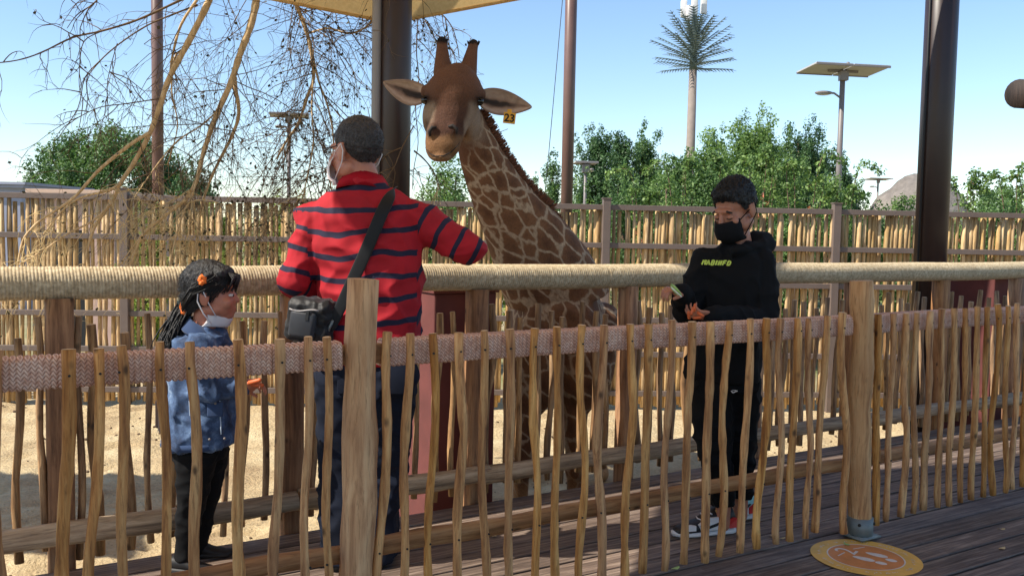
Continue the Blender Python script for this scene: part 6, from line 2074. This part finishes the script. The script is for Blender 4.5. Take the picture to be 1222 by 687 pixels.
# huts behind the left end of the fence
M['hut_wall'] = plain('pinkish_render', S(190, 160, 148), 0.9, 0.08, 4, 0.3)
M['hut_roof'] = plain('pale_timber_roof', S(198, 168, 146), 0.8, 0.1, 6, 0.3)
M['hut_grey'] = plain('grey_render', S(146, 150, 166), 0.9, 0.06, 4, 0.2)
def hut(label, x0, x1, ytop, Y, depth, wall, roof):
    a, b = px(x0, ytop, Y), px(x1, ytop, Y)
    W = (b.x - a.x) / 2; H = (a.z + b.z) / 2 - GZ
    e = empty('hut', ((a.x + b.x) / 2, Y + depth / 2, GZ), 0, label, 'hut', 'huts behind the fence')
    MB().box((0, 0, H / 2 - 0.05), (W, depth / 2, H / 2 - 0.05)).build('wall', wall, e, False)
    for k in range(2):
        MB().box((0, -0.01, H - 0.09 + k * 0.065), (W + 0.10 + 0.05 * k, depth / 2 + 0.10 + 0.05 * k, 0.030), None, 0.004).build('roof_slab', roof, e, False)
    d = MB().box((-W * 0.45, -depth / 2 - 0.012, 0.95), (0.38, 0.02, 0.95)).build('door', M['dark'], e, False)
    MB().tube([(-W * 0.45 + 0.3, -depth / 2 - 0.05, 0.95), (-W * 0.45 + 0.3, -depth / 2 - 0.05, 1.08)], 0.012, 6).build('handle', M['galv'], d)
hut('low pinkish hut with pale flat timber roof behind the fence', 48, 136, 227, 14.5, 2.5, M['hut_wall'], M['hut_roof'])
hut('grey walled hut at the end of the back fence', -60, 26, 217, 20, 3, M['hut_grey'], M['hut_grey'])
# thatched hut corner: rounded log ends under the eave, at the right
YE = 8.2
M['logdark'] = wood('dark_log_wood', S(28, 20, 16), S(48, 35, 28), S(70, 53, 43), grain=0.6)
ec = px(1216, 112, YE)
hutr = empty('log_eave', (px(1260, 300, YE).x, YE, SAND), 0, 'brown log end sticking out under a roof eave at the end of the barrier', 'roof eave')
HO = Vector((px(1260, 300, YE).x, YE, SAND))
dl = Vector((0.80, 0.60, 0.06)).normalized()
rl = 17 * YE / FPX
MB().tube([ec - dl * 0.02 - HO, ec - HO, ec + dl * 0.6 - HO, ec + dl * 2.2 - HO], [rl * 0.9, rl, rl, rl], 20).build('log', M['logdark'], hutr)
MB().box(px(1246, 92, YE) + dl * 1.02 - HO + Vector((0, 0, 0.03)), (1.0, 0.16, 0.022), Matrix.Rotation(math.atan2(dl.y, dl.x), 3, 'Z'), 0.004).build('roof_board', M['hut_roof'], hutr, False)
for dz in (0.5, 1.9):
    p = ec + dl * dz
    MB().tube([(p.x - HO.x, p.y - HO.y, 0), (p.x - HO.x, p.y - HO.y, p.z - HO.z)], 0.09, 14).build('post', M['post_old'], hutr)

# ================================================================== SMALL THINGS ON THE DECK
M['st_yellow'] = plain('sticker_yellow', S(232, 180, 84), 0.55, 0.12, 14, 0.0)
M['st_orange'] = plain('sticker_orange', S(214, 136, 74), 0.55, 0.14, 14, 0.0)
M['st_white'] = plain('sticker_white', S(226, 214, 200), 0.6, 0.10, 30, 0.0)
sc_ = gnd(1033, 665)
RS = 0.222
stk_ = empty('floor_sticker', sc_ + Vector((0, 0, 0.002)), 0, 'round yellow and orange floor sticker with white footprints on the deck', 'sticker')
def disc(r, z, n=56, r0=0.0):
    v, f = [], []
    if r0 <= 0:
        v = [(r * math.cos(2 * math.pi * k / n), r * math.sin(2 * math.pi * k / n), z) for k in range(n)]
        return v, [tuple(range(n))]
    for k in range(n):
        a = 2 * math.pi * k / n
        v += [(r * math.cos(a), r * math.sin(a), z), (r0 * math.cos(a), r0 * math.sin(a), z)]
    for k in range(n):
        b = (k + 1) % n
        f.append((2 * k, 2 * b, 2 * b + 1, 2 * k + 1))
    return v, f
mesh('disc', *disc(RS, 0.002), M['st_yellow'], stk_, False)
mesh('ring', *disc(RS * 0.70, 0.0028, 56, RS * 0.675), M['st_white'], stk_, False)
mesh('centre', *disc(RS * 0.675, 0.0026), M['st_orange'], stk_, False)
def flat(name, pts, z, mat): return mesh(name, [(x, y, z) for x, y in pts], [tuple(range(len(pts)))], mat, stk_, False)
fa = R(-38)                                        # heading of the footprints
def oval(cx, cy, L, W, ang, taper=0.0):
    out = []
    for k in range(22):
        a = 2 * math.pi * k / 22
        x, y = L * math.cos(a), W * math.sin(a) * (1 + taper * math.cos(a))
        out.append((cx + x * math.cos(ang) - y * math.sin(ang), cy + x * math.sin(ang) + y * math.cos(ang)))
    return out
def loc(x, y):
    p = gnd(x, y) - sc_
    return p.x, p.y
for (x, y, L, W) in ((1030.5, 667.5, 0.046, 0.020), (1046, 663, 0.046, 0.020)):
    cx, cy = loc(x, y); flat('footprint', oval(cx, cy, L, W, fa, 0.25), 0.0034, M['st_white'])
for (x, y, L, W) in ((1051.5, 672.8, 0.024, 0.017), (1063.5, 669.5, 0.024, 0.017)):
    cx, cy = loc(x, y); flat('footprint_heel', oval(cx, cy, L, W, fa), 0.0034, M['st_white'])
tx = text_mesh('sticker_text', '2', 0.13, 0.0, M['st_white'], stk_)
cx, cy = loc(1011, 658.5); tx.location = (cx, cy, 0.0034); tx.rotation_euler = (0, 0, R(52))
for (a, b) in (((1000, 664), (1008, 660)), ((1018, 656), (1032, 653.5))):
    p0, p1 = Vector((*loc(*a), 0.0034)), Vector((*loc(*b), 0.0034))
    d = (p1 - p0).normalized(); sd = Vector((-d.y, d.x, 0)) * 0.003
    mesh('arrow_line', [p0 - sd, p0 + sd, p1 + sd, p1 - sd], [(0, 1, 2, 3)], M['st_white'], stk_, False)
mb = MB(); qq = random.Random(2)
for k in range(96):                                # worn, unreadable lettering round the rim
    a = 2 * math.pi * k / 96
    if (k % 16) in (0, 1, 8, 15) or qq.random() < 0.2: continue
    r_ = RS * 0.84
    c0 = Vector((r_ * math.cos(a), r_ * math.sin(a), 0.0034)); rd = Vector((math.cos(a), math.sin(a), 0)); td = Vector((-rd.y, rd.x, 0))
    for j in range(qq.choice((1, 2, 2))):
        p0 = c0 + td * qq.uniform(-.004, .004) + rd * qq.uniform(-.009, 0); p1 = p0 + rd * qq.uniform(0.006, 0.014) + td * qq.uniform(-.004, .004)
        sd = td * 0.0014
        mb.add([p0 - sd, p0 + sd, p1 + sd, p1 - sd], [(0, 1, 2, 3)])
mb.build('rim_marks', M['st_white'], stk_, False)['kind'] = 'stuff'
qq = random.Random(8)
for i, (x, y) in enumerate(((806, 679), (922, 640), (933, 643), (1195, 632), (1010, 651), (590, 640), (1196, 655))):
    p = gnd(x, y)
    if i == 4: p.z += 0.004
    a = qq.uniform(0, 3); L = qq.uniform(0.014, 0.024)
    v = []
    for k, w_ in enumerate((0.1, 0.5, 0.55, 0.35, 0.05)):
        u = k / 4 - 0.5
        for s_ in (-1, 1): v.append(Vector((u * 2 * L, s_ * w_ * L * 0.9, 0.004 + 0.006 * abs(u) + 0.004 * s_ * u)))
    o = mesh('fallen_leaf', v, [(2 * k, 2 * k + 1, 2 * k + 3, 2 * k + 2) for k in range(4)], M['lettuce'] if i in (0, 4) else M['twig_pale'])
    o.location = (p.x, p.y, p.z); o.rotation_euler = (0, 0, a)
    tag(o, 'green leaf scrap lying on the %s' % ('floor sticker' if i == 4 else 'deck under the fence pickets') if i in (0, 4) else 'dry leaf scrap lying on the deck ' + {1: 'near the trouser hems of the boy', 2: 'between the pickets beside the right sneaker', 3: 'under the right end of the fence', 5: 'beside the left round post', 6: 'boards in front of the fence, past the sticker'}[i], 'leaf', 'leaf scraps on the deck')
